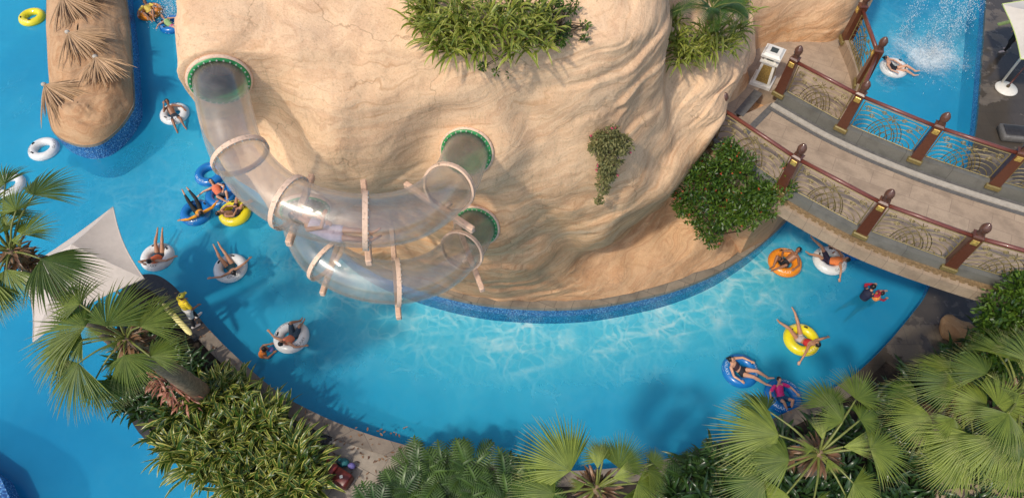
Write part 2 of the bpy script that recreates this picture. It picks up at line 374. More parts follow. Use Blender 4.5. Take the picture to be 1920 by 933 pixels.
M_rock = mat_rock('sand_rock'); M_rock2 = mat_rock('thatch_rock', 1.0, .92)
M_water = mat_water(); M_floor = mat_floor(); M_mosaic = mat_mosaic()
M_slide = mat_slide(); M_foam = mat_foam()
M_cope = mat_tile('grey_coping_stone', (.22, .19, .15), (.30, .25, .19), (.07, .06, .05), .55, .9, .4)
M_cope2 = mat_tile('tan_coping_stone', (.19, .155, .125), (.25, .205, .16), (.08, .07, .06), .6, 1.2, -.55)
M_black = simple('black_stone', (.035, .033, .036), .5, var=.3, scale=6)
M_path = mat_tile('footpath_tile', (.34, .29, .23), (.42, .36, .29), (.12, .1, .08), 1.0, .62, R(27), rough=.7)
M_deckdark = mat_tile('wet_grey_paving', (.19, .155, .12), (.15, .125, .10), (.06, .06, .055), 1.0, .75, .0, wet=(.045, .038, .032), rough=.5)
M_bridgetile = mat_tile('bridge_paving', (.39, .29, .205), (.46, .35, .25), (.26, .19, .14), 1.1, .55, R(28), rough=.7)
M_whiteband = simple('white_stone_band', (.46, .42, .36), .6, var=.12, scale=9)
M_greystone = mat_tile('grey_kerb_stone', (.15, .15, .13), (.19, .185, .165), (.07, .07, .06), 1.3, 3.0, R(28), rough=.45)
M_greyband = simple('dark_grey_band', (.13, .125, .12), .5, var=.2, scale=9)
M_cornice = mat_tile('cornice_stone', (.35, .26, .18), (.41, .31, .215), (.2, .15, .11), .45, 3.0, R(28), rough=.7)
M_dentil = simple('brown_ornament', (.24, .16, .08), .6, var=.3, scale=20)
M_soil = simple('soil', (.035, .025, .018), .95, var=.4, scale=8, b=.6)
M_gravel = simple('dark_pebble', (.07, .068, .07), .6, var=.35, scale=20)
M_ground = simple('bare_ground', (.16, .12, .09), .95, var=.3, scale=1.5)
M_brown = simple('brown_painted_post', (.105, .034, .018), .32, var=.18, scale=18, coat=.3)
M_brownrail = simple('reddish_handrail', (.17, .050, .036), .3, var=.15, scale=18, coat=.3)
M_finial = simple('carved_brown_finial', (.12, .055, .038), .28, var=.25, scale=30, coat=.4)
M_gold = simple('aged_gold', (.22, .17, .06), .5, .2, var=.22, scale=30)
M_goldpl = simple('bright_gold_plate', (.62, .44, .12), .35, .5, var=.2, scale=30)
M_flange = simple('peach_painted_steel', (.78, .55, .40), .5, var=.1, scale=22, wear=(.30, .19, .12))
M_pinksup = simple('peach_support', (.72, .48, .34), .55, var=.12, scale=16, wear=(.36, .25, .17))
M_green = simple('green_fibreglass', (.03, .27, .08), .35, var=.25, scale=7, wear=None)
M_bolt = simple('pale_bolt', (.6, .6, .55), .4, .5)
M_fabric = simple('grey_white_fabric', (.56, .50, .45), .85, var=.05, scale=5, b=.1)
M_fabric2 = simple('cream_fabric', (.66, .62, .56), .85, var=.05, scale=5, b=.1)
M_trim = simple('lime_trim', (.55, .68, .2), .6)
M_whitep = simple('white_paint', (.80, .77, .70), .45, var=.06)
M_lampgl = simple('dark_lantern_glass', (.06, .07, .06), .1)
M_lampgold = simple('gold_relief', (.50, .33, .10), .4, .4, var=.5, scale=40, b=.9)
M_trunk = simple('palm_trunk', (.25, .17, .10), .9, var=.35, scale=12, b=.9)
M_fibre = mat_leaf('dead_leaf_base', (.11, .050, .028), (.30, .17, .09), rib=False, trans=.05)
M_twig = simple('twig', (.12, .08, .04), .8)
M_fan = mat_leaf('fan_palm_leaf', (.045, .095, .014), (.34, .40, .065), rough=.5, trans=.28, fade=(.42, .38, .16))
M_petiole = simple('palm_petiole', (.17, .19, .04), .45, var=.2)
M_strap = mat_leaf('striped_strap_leaf', (.08, .13, .016), (.27, .33, .04), edge=(.58, .52, .13), edge_amt=.8, trans=.2)
M_ginger = mat_leaf('variegated_ginger_leaf', (.016, .055, .008), (.075, .14, .014), edge=(.58, .54, .12), edge_amt=.85, trans=.16, rough=.33)
M_gdark = mat_leaf('dark_strap_leaf', (.012, .035, .010), (.035, .08, .018), rough=.3, trans=.12)
M_feather = mat_leaf('feather_palm_leaflet', (.02, .06, .012), (.07, .14, .025), rough=.33, trans=.2)
M_bush = mat_leaf('glossy_bush_leaf', (.015, .055, .008), (.13, .22, .022), rough=.4, trans=.2, rib=False)
M_dry = mat_leaf('dry_creeper_leaf', (.09, .10, .03), (.26, .24, .09), rough=.7, trans=.15, rib=False)
M_philo = mat_leaf('lobed_philodendron_leaf', (.014, .048, .010), (.075, .14, .022), rough=.4, trans=.12)
M_pink = mat_leaf('pink_flower', (.65, .05, .16), (.85, .15, .30), rib=False, trans=.3)
M_red = mat_leaf('red_flower', (.65, .06, .04), (.80, .16, .08), rib=False, trans=.3)
M_chest = simple('dark_red_leather', (.13, .022, .018), .38, var=.25, scale=10)
M_chest2 = simple('red_leather_lid', (.30, .045, .035), .38, var=.2, scale=10)
M_teal = simple('teal_cloth', (.02, .16, .18), .7); M_violet = simple('violet_cloth', (.16, .14, .40), .6)
RINGM = {c: simple(c+'_vinyl', col, .25, var=.04, b=0, coat=.3) for c, col in
         dict(yellow=(.80, .68, .02), white=(.74, .74, .72), blue=(.01, .17, .50), orange=(.85, .28, .02)).items()}
M_handle = simple('black_rubber', (.015, .015, .015), .5)
M_prblue = simple('pale_print', (.5, .65, .75), .5); M_prdark = simple('grey_print', (.10, .11, .13), .5); M_prcream = simple('cream_print', (.85, .7, .5), .5)
M_drop = simple('water_drop', (.85, .9, .92), .15, var=0, b=0)
M_float = simple('pale_yellow_foam', (.80, .70, .28), .6)
M_stripe = simple('dark_stripe', (.08, .06, .03), .6)

# ------------------------------------------------------------------ the setting: ground, floor, water
mesh('ground', [(-600, -600, -1.45), (600, -600, -1.45), (600, 600, -1.45), (-600, 600, -1.45)], [(0, 1, 2, 3)], M_ground)['kind'] = 'structure'
mesh('pool_floor', [(-45, -25, -1.2), (45, -25, -1.2), (45, 60, -1.2), (-45, 60, -1.2)], [(0, 1, 2, 3)], M_floor)['kind'] = 'structure'

rockedge = [(410, -300), (408, -100), (410, 50), (420, 150), (450, 230), (500, 300), (550, 365), (600, 425), (650, 474), (700, 506), (760, 531), (820, 550), (890, 566),
            (960, 574), (1040, 577), (1120, 572), (1200, 558), (1270, 540), (1340, 512), (1400, 476), (1450, 436), (1484, 400), (1515, 350), (1540, 290), (1552, 200), (1560, 100), (1570, -60), (1575, -300)]
RE = catmull([U(x, y, .6)[:2] for x, y in rockedge], 6)
# water grid with a 'chop' value: rougher near rock and falling water, with painted caustics
xs = np.arange(-45, 45.01, .3); ys = np.arange(-25, 60.01, .3)
X, Y = np.meshgrid(xs, ys); V = np.stack([X.ravel(), Y.ravel(), np.zeros(X.size)], 1)
fr = RE[(RE[:, 1] < 16) & (RE[:, 0] > -7.5) & (RE[:, 0] < 10)]
dmin = np.full(len(V), 1e9)
for p in fr: dmin = np.minimum(dmin, np.hypot(V[:, 0]-p[0], V[:, 1]-p[1]))
chop_caustic = np.exp(-(dmin/2.3)**2)*.95*np.where(V[:, 1] < 13.6, 1, .5)
for (px, py, r, a) in ((270, 370, 3.2, .45), (1740, 60, 3, .7), (1500, 440, 2.0, .35), (620, 620, 1.8, .5), (60, 180, 3, .2), (380, 870, 2, .18), (1060, 600, 2.2, .4), (1280, 590, 1.8, .5), (850, 640, 1.8, .45)):
    p = U(px, py, 0); chop_caustic = np.maximum(chop_caustic, a*np.exp(-((V[:, 0]-p.x)**2+(V[:, 1]-p.y)**2)/r**2))
chop_caustic = np.clip(chop_caustic+.10, 0, 1)
deep = np.zeros(len(V))+.12
for (px, py, r, a) in ((60, 860, 4.5, .85), (20, 640, 3, .5), (20, 120, 3.5, .35), (1640, 600, 2.6, .75), (1620, 690, 2.4, .5), (1780, 200, 3.0, .55), (1700, -20, 3, .5), (1150, 800, 3.0, .35), (640, 740, 2.2, .35), (300, 180, 1.8, .35), (440, 590, 1.6, .3)):
    p = U(px, py, 0); deep = np.maximum(deep, a*np.exp(-((V[:, 0]-p.x)**2+(V[:, 1]-p.y)**2)/r**2))
nx, ny = len(xs), len(ys)
i = (np.arange(ny-1)[:, None]*nx+np.arange(nx-1)[None]).ravel()
mesh('pool_water', V, np.stack([i, i+1, i+1+nx, i+nx], 1), M_water, attrs={'chop_caustic': chop_caustic, 'deep': deep})['kind'] = 'structure'

def grid_faces(a, b):
    i = (np.arange(a-1)[:, None]*b+np.arange(b-1)[None]).ravel()
    return np.stack([i, i+b, i+b+1, i+1], 1)
def offset_poly(P, d):
    P = np.asarray(P)[:, :2]; T = np.gradient(P, axis=0); T /= np.linalg.norm(T, axis=1)[:, None]+1e-9
    return P+np.stack([-T[:, 1], T[:, 0]], 1)*d
def strip(name, P, d0, d1, z0, z1, mat, smooth=False):
    A = offset_poly(P, d0); B = offset_poly(P, d1); m = len(A); v = []; f = []
    for a, b in zip(A, B): v += [(*a, z1), (*b, z1), (*b, z0), (*a, z0)]
    for k in range(m-1):
        o = 4*k; q = o+4
        for j in range(4): f.append((o+j, q+j, q+(j+1) % 4, o+(j+1) % 4))
    f += [(3, 2, 1, 0), (4*m-4, 4*m-3, 4*m-2, 4*m-1)]
    me = mesh(name, v, f, mat, smooth=smooth)
    bm = bmesh.new(); bm.from_mesh(me.data); bmesh.ops.recalc_face_normals(bm, faces=bm.faces); bm.to_mesh(me.data); bm.free()
    return me
# land under the rock
poly = list(map(tuple, RE))+[(RE[-1][0], 60), (RE[0][0], 60)]
b = MB(); b.prism(poly, -1.3, .55); b.build('rock_island_base', M_mosaic, smooth=False)['kind'] = 'structure'
# added sloping ledge, painted pale for the caustic light at the rock foot
LA = offset_poly(RE, .0); LBs = [offset_poly(RE, -d_) for d_ in np.linspace(0, 4.2, 9)]
V_ = []; at_ = []
for k, Q in enumerate(LBs):
    for q in Q: V_.append((q[0], q[1], -.55-.63*(k/8)**.8)); at_.append(1-k/8)
m_, n_, o_ = new_mat('caustic_pale_floor'); p_ = nd(n_, 'ShaderNodeBsdfPrincipled'); v_ = pos(n_)
cf = ramp(n_, noise(n_, v_, .35, 5, .6), [(.3, (.28, .50, .66)), (.55, (.40, .66, .77)), (.75, (.50, .75, .82))])
n_.links.new(mix(n_, ramp(n_, math_(n_, 'ADD', attr(n_, 'caustic_fade'), math_(n_, 'MULTIPLY', math_(n_, 'SUBTRACT', noise(n_, v_, .9, 4), .5), .5)), [(.1, (0, 0, 0)), (.6, (1, 1, 1))]), cf, (.66, .85, .86)), p_.inputs['Base Color']); p_.inputs['Roughness'].default_value = .8
n_.links.new(p_.outputs[0], o_.inputs[0])
LL = len(RE); mesh('caustic_ledge', V_, grid_faces(9, LL), m_, attrs={'caustic_fade': at_})['kind'] = 'structure'
tag(strip('rock_edge_coping', RE, -.02, .5, .44, .61, M_cope), kind='structure')
# near bank
bank = [(262, 517), (292, 517), (322, 535), (350, 566), (385, 612), (440, 668), (520, 736), (600, 780), (680, 812), (760, 836), (850, 860), (960, 877), (1060, 884), (1160, 878), (1265, 858),
        (1360, 826), (1450, 786), (1540, 742), (1605, 702), (1665, 645), (1715, 585), (1742, 545), (1768, 480), (1790, 400), (1812, 320), (1832, 240), (1842, 120), (1850, 0), (1858, -150), (1870, -400)]
BK = catmull([U(x, y, .6)[:2] for x, y in bank], 6)
left = [(240, 525), (225, 560), (222, 640), (232, 740), (262, 810), (330, 862), (400, 905), (470, 940), (560, 1010), (640, 1100)]
LF = catmull([U(x, y, .6)[:2] for x, y in left], 5)
poly = list(map(tuple, BK))+[(42, 45), (42, -6), tuple(LF[-1])]+list(map(tuple, LF[::-1]))
b = MB(); b.prism(poly, -1.3, .55); b.build('near_bank_base', M_mosaic, smooth=False)['kind'] = 'structure'
wl = MB(); wl.prism([U(x, y, .6)[:2] for x, y in [(-400, 700), (-60, 850), (0, 893), (22, 940), (30, 1100), (-400, 1100)]], -1.3, .6); wl.build('outer_pool_wall', M_mosaic, smooth=False)['kind'] = 'structure'
def sheet(name, pts, z, mat, th=.02):
    b = MB(); b.prism(pts, z-th, z); o = b.build(name, mat, smooth=False); o['kind'] = 'structure'; return o
poly2 = [tuple(p) for p in offset_poly(BK, -.45)]
ia = 0
sheet('planting_soil', [tuple(p) for p in offset_poly(BK[:130], -.3)]+[(14, 6.2), (41.8, 6.2), (41.8, -5.8), tuple(LF[-1]+np.array([.3, 0]))]+[(p[0]+.15, p[1]) for p in LF[::-1]], .57, M_soil)
iB = 6*6
tag(strip('pool_coping_black', BK[:26], -.55, .03, .5, .635, M_black), kind='structure')
tag(strip('pool_coping', BK[25:-66], -.42, .03, .5, .63, M_cope2), kind='structure')
tag(strip('deck_coping', BK[-67:], -.30, .03, .5, .63, M_deckdark), kind='structure')
tag(strip('planter_edge_black', LF, -.02, .25, .5, .625, M_black), kind='structure')
pp = [(597, 855), (632, 800), (700, 825), (770, 845), (730, 880), (650, 933), (640, 1000), (540, 1000), (560, 900)]
pp = [(612, 905), (598, 870), (628, 806), (660, 812), (740, 838), (830, 862), (800, 900), (700, 960), (690, 1050), (540, 1050), (560, 930)]
sheet('footpath', [U(x, y, .59)[:2] for x, y in pp], .60, M_path)
gp = [(598, 870), (628, 806), (560, 770), (500, 730), (490, 745), (540, 790), (580, 850)]
sheet('pebble_strip', [U(x, y, .6)[:2] for x, y in gp], .59, M_gravel)
# right-hand deck
pr = [tuple(p) for p in offset_poly(BK[112:], -.3)]+[(40, 44), (40, 6), (15, 6)]
sheet('right_deck_paving', pr, .60, M_deckdark)
# pebbles
b = MB()
for k in range(420):
    a, c, d = random.random(), random.random(), random.uniform(.02, .06)
    p = U(505+a*110+random.uniform(-10, 10), 735+a*85+c*38, .6)
    if U(0, 0, 0) is None: continue
    m = Matrix.Translation(p) @ Matrix.Rotation(random.uniform(0, 6), 4, 'Z') @ Matrix.Diagonal((d*1.4, d, d*.6, 1))
    vs = [m @ Vector(q) for q in ((1, 0, 0), (.3, .9, 0), (-.8, .6, 0), (-.9, -.5, 0), (.2, -1, 0), (.2, 0, .9), (0, 0, -.9))]
    b.add(vs, [(0, 1, 5), (1, 2, 5), (2, 3, 5), (3, 4, 5), (4, 0, 5), (1, 0, 6), (2, 1, 6), (3, 2, 6), (4, 3, 6), (0, 4, 6)])
tag(b.build('pebbles', M_gravel), 'dark loose pebbles between planting and pool kerb', 'pebbles', kind='stuff')

# ------------------------------------------------------------------ the big rock
def W(l): return [U(*p) for p in l]
bk = lambda x, z1, z2: [(x, -170, z1), (x, -560, z2)]
ST = []
C_ = W([(640, 462, .6), (612, 442, 2.2), (572, 417, 3.6), (512, 377, 5.2), (455, 325, 6.8), (400, 258, 8.6), (360, 170, 10.4), (330, 108, 11.4), (333, 40, 11.8)]+bk(335, 12.3, 12))
ST.append([p+Vector((1.0, 9, 0)) for p in C_])
ST.append([p+Vector((-.3, 2.3, .0)) for p in C_])
ST.append(C_)
ST.append(W([(655, 470, .6), (635, 455, 2.3), (600, 430, 3.9), (548, 392, 5.3), (485, 335, 6.9), (440, 265, 8.5), (415, 195, 10.2), (405, 112, 11.5), (405, 40, 11.9)]+bk(405, 12.3, 12)))
ST.append(W([(675, 484, .6), (655, 468, 2.2), (625, 445, 3.8), (580, 405, 5.6), (520, 350, 6.9), (492, 290, 8.1), (480, 215, 9.5), (470, 132, 11.3), (470, 50, 11.8)]+bk(470, 12.3, 12)))
ST.append(W([(710, 504, .6), (692, 490, 1.9), (665, 468, 3.4), (632, 425, 4.4), (605, 380, 5.9), (600, 340, 8.5), (600, 225, 10.4), (600, 128, 11.2), (600, 45, 11.7)]+bk(600, 12.2, 12)))
ST.append(W([(755, 522, .6), (742, 507, 1.7), (728, 475, 3.0), (710, 430, 4.0), (700, 385, 5.4), (690, 342, 8.4), (692, 230, 10.2), (705, 130, 11.0), (705, 45, 11.6)]+bk(700, 12.1, 12)))
ST.append(W([(820, 543, .6), (812, 522, 1.8), (806, 490, 3.2), (803, 440, 4.8), (800, 385, 6.3), (800, 335, 7.9), (800, 235, 9.6), (800, 138, 10.8), (800, 50, 11.5)]+bk(800, 12, 12)))
ST.append(W([(890, 558, .6), (892, 530, 1.9), (894, 490, 3.6), (895, 440, 5.3), (893, 385, 6.9), (890, 320, 8.2), (886, 235, 9.5), (890, 143, 10.7), (890, 50, 11.4)]+bk(890, 12, 12)))
ST.append(W([(985, 566, .6), (992, 535, 1.7), (1000, 500, 3.0), (1005, 450, 4.7), (1005, 390, 6.3), (1005, 310, 7.9), (1000, 220, 9.3), (1000, 125, 10.7), (1000, 45, 11.3)]+bk(1000, 11.9, 12)))
ST.append(W([(1090, 566, .6), (1088, 540, 1.2), (1085, 505, 1.7), (1098, 470, 2.4), (1115, 450, 4.6), (1120, 360, 6.6), (1118, 230, 9.0), (1110, 112, 10.7), (1100, 35, 11.3)]+bk(1100, 11.9, 12)))
ST.append(W([(1185, 552, .6), (1178, 520, 1.1), (1165, 475, 1.5), (1168, 434, 2.3), (1182, 416, 5.1), (1185, 330, 7.0), (1180, 215, 8.8), (1180, 100, 10.6), (1170, 30, 11.2)]+bk(1170, 11.8, 12)))
ST.append(W([(1262, 532, .6), (1252, 490, 1.2), (1238, 432, 1.7), (1226, 388, 2.6), (1243, 366, 5.7), (1242, 285, 6.9), (1238, 190, 8.6), (1240, 95, 10.1), (1240, 15, 10.9)]+bk(1240, 11.6, 11.8)))
ST.append(W([(1300, 518, .6), (1288, 474, 1.3), (1268, 412, 1.9), (1252, 358, 3.0), (1268, 340, 5.9), (1262, 265, 6.9), (1255, 195, 8.0), (1252, 150, 8.6), (1250, 70, 8.9)]+bk(1250, 9.2, 9.5)))
ST.append(W([(1345, 500, .6), (1328, 455, 1.3), (1302, 390, 2.4), (1282, 322, 4.0), (1298, 302, 5.9), (1295, 240, 7.0), (1290, 190, 7.8), (1285, 150, 8.3), (1285, 70, 8.7)]+bk(1285, 9, 9)))
ST.append(W([(1402, 462, .6), (1385, 412, 1.4), (1355, 335, 2.8), (1322, 268, 4.6), (1334, 250, 6.6), (1342, 212, 7.2), (1338, 175, 7.7), (1334, 140, 8.2), (1332, 60, 8.6)]+bk(1330, 9, 9)))
ST.append(W([(1450, 425, .6), (1438, 365, 1.6), (1395, 280, 3.2), (1345, 215, 5.2), (1352, 190, 6.9), (1374, 162, 7.3), (1385, 138, 7.6), (1393, 110, 7.9), (1392, 50, 8.2)]+bk(1390, 8.6, 8.6)))
ST.append(W([(1480, 395, .6), (1468, 325, 1.9), (1425, 232, 3.8), (1370, 166, 5.9), (1388, 141, 6.9), (1404, 130, 7.0), (1406, 105, 7.2), (1406, 80, 7.4), (1402, 30, 7.6)]+bk(1403, 8, 8)))
l = ST[-1]; ST.append([p+Vector((.35, 1.6, -.2*(i > 3))) for i, p in enumerate(l)])
ST.append([p+Vector((-.5, 8, -.5*(i > 3))) for i, p in enumerate(l)])

def hashn(p, seed=0):      # smooth value noise, vectorised
    p = p+seed*17.13; i = np.floor(p).astype(np.int64); f = p-i; f = f*f*(3-2*f); out = 0
    for dx in (0, 1):
        for dy in (0, 1):
            for dz in (0, 1):
                h = (i[:, 0]+dx)*374761393+(i[:, 1]+dy)*668265263+(i[:, 2]+dz)*2147483647
                h = (h ^ (h >> 13))*1274126177; h = ((h ^ (h >> 16)) & 0xffff)/65535.
                out = out+h*np.where(dx, f[:, 0], 1-f[:, 0])*np.where(dy, f[:, 1], 1-f[:, 1])*np.where(dz, f[:, 2], 1-f[:, 2])
    return out*2-1
def fbm(p, o=4, g=.5, seed=0):
    s = 0; a = 1
    for k in range(o): s = s+a*hashn(p*2**k, seed+k); a *= g
    return s
def surf(stations, ns, nt_):
    G = np.array([[tuple(p) for p in s] for s in stations])
    A = np.stack([catmull(G[:, j], ns) for j in range(G.shape[1])], 1)
    B = np.stack([catmull(A[i], nt_) for i in range(A.shape[0])], 0); return B
def rockify(B, amp=1.0, strata=1.0):
    a, b, _ = B.shape
    du = np.gradient(B, axis=0); dv = np.gradient(B, axis=1); N = np.cross(du, dv); N /= np.linalg.norm(N, axis=2)[..., None]+1e-9
    N = N.reshape(-1, 3); P = B.reshape(-1, 3)
    warp = fbm(P*.33, 3, .5, 3)
    h = P[:, 2]*1.0+warp*.8-.25*(P[:, 0]+np.sqrt(P[:, 0]**2+2))
    def saw(x, s):      # layered beds: soft top, sharp undercut
        q = x+fbm(P*np.array([.5, .5, 2.]), 2, .5, s)*.35; f = q-np.floor(q); return np.where(f < .90, (f/.90)**.7, (1-f)/.10)
    steep = np.clip(1.25-np.abs(N[:, 2]), .15, 1)
    lay = saw(h*.9, 1)*.10+saw(h*2.6, 5)*.022+saw(h*6.5, 8)*.012
    msk = np.clip(.35+1.3*fbm(P*.33, 2, .5, 9), .0, 1.1)
    d = (lay*msk*steep*strata+fbm(P*.5, 3, .5, 11)*.17+fbm(P*2.4, 3, .5, 13)*.012+fbm(P*9, 2, .5, 15)*.005)*amp
    return (P+N*d[:, None]).reshape(a, b, 3)
for st_ in ST:
    d_ = Vector((st_[0].x*.0, .16, 0)); st_[0] = st_[0]+d_; st_[1] = st_[1]+d_*.6
G = surf(ST, 26, 26)
G = rockify(G)
if True:
    du = G[1, 0]-G[0, 0]
SL1 = [(411, 100, 10.3), (411, 122, 10.95), (412, 150, 11.12), (424, 215, 10.95), (448, 288, 10.6), (500, 352, 10.45), (580, 396, 10.3), (685, 414, 10.15), (780, 398, 9.95), (845, 348, 9.45), (874, 288, 8.85), (884, 245, 8.5), (890, 215, 8.3)]
SL2 = [(566, 330, 7.5), (570, 360, 7.5), (572, 392, 7.45), (576, 435, 7.4), (605, 482, 7.3), (665, 517, 7.1), (745, 529, 6.95), (818, 510, 6.75), (866, 470, 6.45), (892, 426, 5.95), (905, 390, 5.7), (912, 360, 5.5)]
RS = .53
def nearest_k(P, px, py): return min(range(1, len(P)-1), key=lambda k: abs(P[k][0]-U(px, py, P[k][2]).x)+abs(P[k][1]-U(px, py, P[k][2]).y))
GP = G.reshape(-1, 3).copy(); GFc = grid_faces(G.shape[0], G.shape[1]); cen = GP[GFc].mean(1); keep = np.ones(len(GFc), bool)
HOLES = []
for ctrl, hs in ((SL1, ((411, 150), (876, 285))), (SL2, ((572, 392), (893, 424)))):
    P_ = catmull([U(*c) for c in ctrl], 14)
    for hx, hy in hs:
        k = nearest_k(P_, hx, hy); T_ = P_[k+1]-P_[k-1]; T_ = T_/np.linalg.norm(T_)
        if k > len(P_)/2: T_ = -T_
        c_ = P_[k]; rel = GP-c_; ax_ = rel @ T_; rho = np.linalg.norm(rel-ax_[:, None]*T_, axis=1)
        w_ = np.clip(1-(rho-.66)/1.0, 0, 1); w_ = w_*w_*(3-2*w_)*(np.abs(ax_) < 1.6)
        w_ = w_*np.clip((1.6-np.abs(ax_))/.5, 0, 1)
        GP -= (T_[None]*((ax_+.03)*w_)[:, None])
        HOLES.append((c_, T_))
cen = GP[GFc].mean(1)
for c_, T_ in HOLES:
    rel = cen-c_; ax_ = rel @ T_; rho = np.linalg.norm(rel-ax_[:, None]*T_, axis=1)
    keep &= ~((rho < RS+.05) & (np.abs(ax_) < 1.5))
GFc = GFc[keep]
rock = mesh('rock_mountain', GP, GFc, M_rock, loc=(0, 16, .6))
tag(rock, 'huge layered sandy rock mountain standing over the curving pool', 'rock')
# orange rock wall behind the landing
RW = []
for k, (x, y0, z0) in enumerate([(1385, 120, 5.3), (1410, 98, 5.4), (1450, 88, 5.4), (1500, 84, 5.4), (1545, 82, 5.4), (1580, 66, 5.3), (1612, 25, 5.0), (1640, -40, 4.0), (1650, -130, 3)]):
    p = U(x, y0, z0)
    RW.append([p+Vector((0, 0, -.6)), p, p+Vector((.0, .12, 1.0)), p+Vector((-.1, .4, 2.2)), p+Vector((-.3, 1.1, 3.4)), p+Vector((-.5, 2.6, 4.2)), p+Vector((-.8, 7, 4.6))])
RW = rockify(surf(RW, 18, 18), .8, .9)
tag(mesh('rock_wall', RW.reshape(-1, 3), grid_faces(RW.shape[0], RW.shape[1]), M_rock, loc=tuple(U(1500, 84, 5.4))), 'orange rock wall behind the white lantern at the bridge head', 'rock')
# podium of rock below the landing
b = MB()
landing = [(1330, 150), (1400, 60), (1600, 40), (1586, 78), (1612, 162), (1584, 246), (1560, 300), (1480, 372), (1430, 330), (1360, 270)]
lp = [U(x, y, 5.2)[:2] for x, y in landing]

# ------------------------------------------------------------------ bridge
Z = 5.5
near = [(1270, 130), (1318, 240), (1378, 300), (1466, 356), (1614, 437), (1778, 498), (1945, 546), (2120, 585)]
far = [(1462, 176), (1578, 240), (1715, 298), (1860, 347), (2010, 390), (2200, 440)]
NR = catmull([U(x, y, Z+.25)[:2] for x, y in near], 8)
FR = catmull([U(x, y, Z+.25)[:2] for x, y in far], 8)
bridge = thing('footbridge', 'curved stone footbridge with tan paving crossing the pool channel', 'bridge', tuple(U(1640, 330, Z)))
def stripm(name, P, d0, d1, z0, z1, mat, parent):
    o = strip(name, P, d0, d1, z0, z1, mat); off = Vector(parent['_o'])
    o.data.transform(Matrix.Translation(-off)); o.parent = parent; return o
fl = offset_poly(FR, .3)
deckpoly = [tuple(p) for p in NR[8:]]+[tuple(p) for p in FR[::-1]]
b = MB(); b.prism(deckpoly, 5.14, Z); b.build('deck', M_bridgetile, bridge, smooth=False)
b = MB(); b.prism([tuple(p) for p in offset_poly(NR, .7)[8:]]+[tuple(p) for p in offset_poly(FR, -.5)[::-1]], 4.7, 5.13); b.build('deck_beam', M_cornice, bridge, smooth=False)
# near kerb, ornament ledge and cornice
stripm('kerb', NR, -.10, .12, 5.2, Z+.42, M_greystone, bridge)
stripm('ornament_ledge', NR, -.19, -.101, 5.15, 5.62, M_dentil, bridge)
stripm('cornice', NR, -.36, -.192, 5.16, 5.55, M_cornice, bridge)
stripm('kerb', FR, -.10, .12, 4.96, Z+.42, M_greystone, bridge)
stripm('white_edging', FR, -.42, -.24, Z, Z+.05, M_whiteband, bridge)
stripm('grey_edging', FR, -.56, -.44, Z, Z+.02, M_greyband, bridge)
stripm('grey_edging', FR, -.22, -.105, Z, Z+.03, M_greyband, bridge)
# dentils
b = MB()
acc = 0; OP = offset_poly(NR, -.22)
for k in range(len(OP)-1):
    seg = OP[k+1]-OP[k]; L = np.hypot(*seg); rz = math.atan2(seg[1], seg[0]); t = (-acc) % .22
    while t < L:
        c = OP[k]+seg*t/L; b.box((c[0], c[1], 5.57), (.13, .06, .05), rz); t += .22
    acc = (acc+L) % .22
off_ = np.array(bridge['_o'])
A_ = offset_poly(NR, -.20)
b.tube([(p[0], p[1], 5.56) for p in A_], .022, 4)
b.build('dentil_row', M_dentil, bridge, smooth=False)
e0, e1, f0, f1 = NR[-1], NR[-4], FR[-1], FR[-4]
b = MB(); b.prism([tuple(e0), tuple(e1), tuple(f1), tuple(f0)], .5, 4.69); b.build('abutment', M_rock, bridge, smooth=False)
# landing with its rock podium
land = thing('landing', 'tan stone landing platform at the rock end of the bridge', 'landing', tuple(U(1500, 150, Z)))
lpz = [(1345, 255), (1340, 160), (1400, 62), (1500, 50), (1590, 62), (1580, 80), (1611, 160), (1584, 243), (1520, 212), (1462, 180), (1425, 165)]
b = MB(); b.prism([U(x, y, Z)[:2] for x, y in lpz], 4.9, Z-.004); b.build('platform', M_bridgetile, land, smooth=False)
lpr = [(1350, 160), (1400, 62), (1500, 50), (1584, 62), (1600, 160), (1575, 240), (1520, 300), (1462, 330), (1400, 300)]
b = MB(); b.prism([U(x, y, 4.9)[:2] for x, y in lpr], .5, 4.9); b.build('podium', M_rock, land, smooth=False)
SR = catmull([U(x, y, Z+.25)[:2] for x, y in [(1585, 78), (1611, 160), (1578, 240)]], 8)
stripm('kerb', SR, -.12, .12, 4.96, Z+.42, M_cornice, land)
# grey cross bands on the deck at the bridge head
b = MB()
for (x0, y0, x1, y1, wd) in ((1385, 215, 1422, 172, .3), (1398, 250, 1452, 196, .2)):
    p, q = U(x0, y0, Z), U(x1, y1, Z); d = q-p; c = (p+q)/2
    b.box((c.x, c.y, Z+.003), (d.length, wd, .02), math.atan2(d.y, d.x))
b.build('paving_band', M_greyband, bridge, smooth=False)

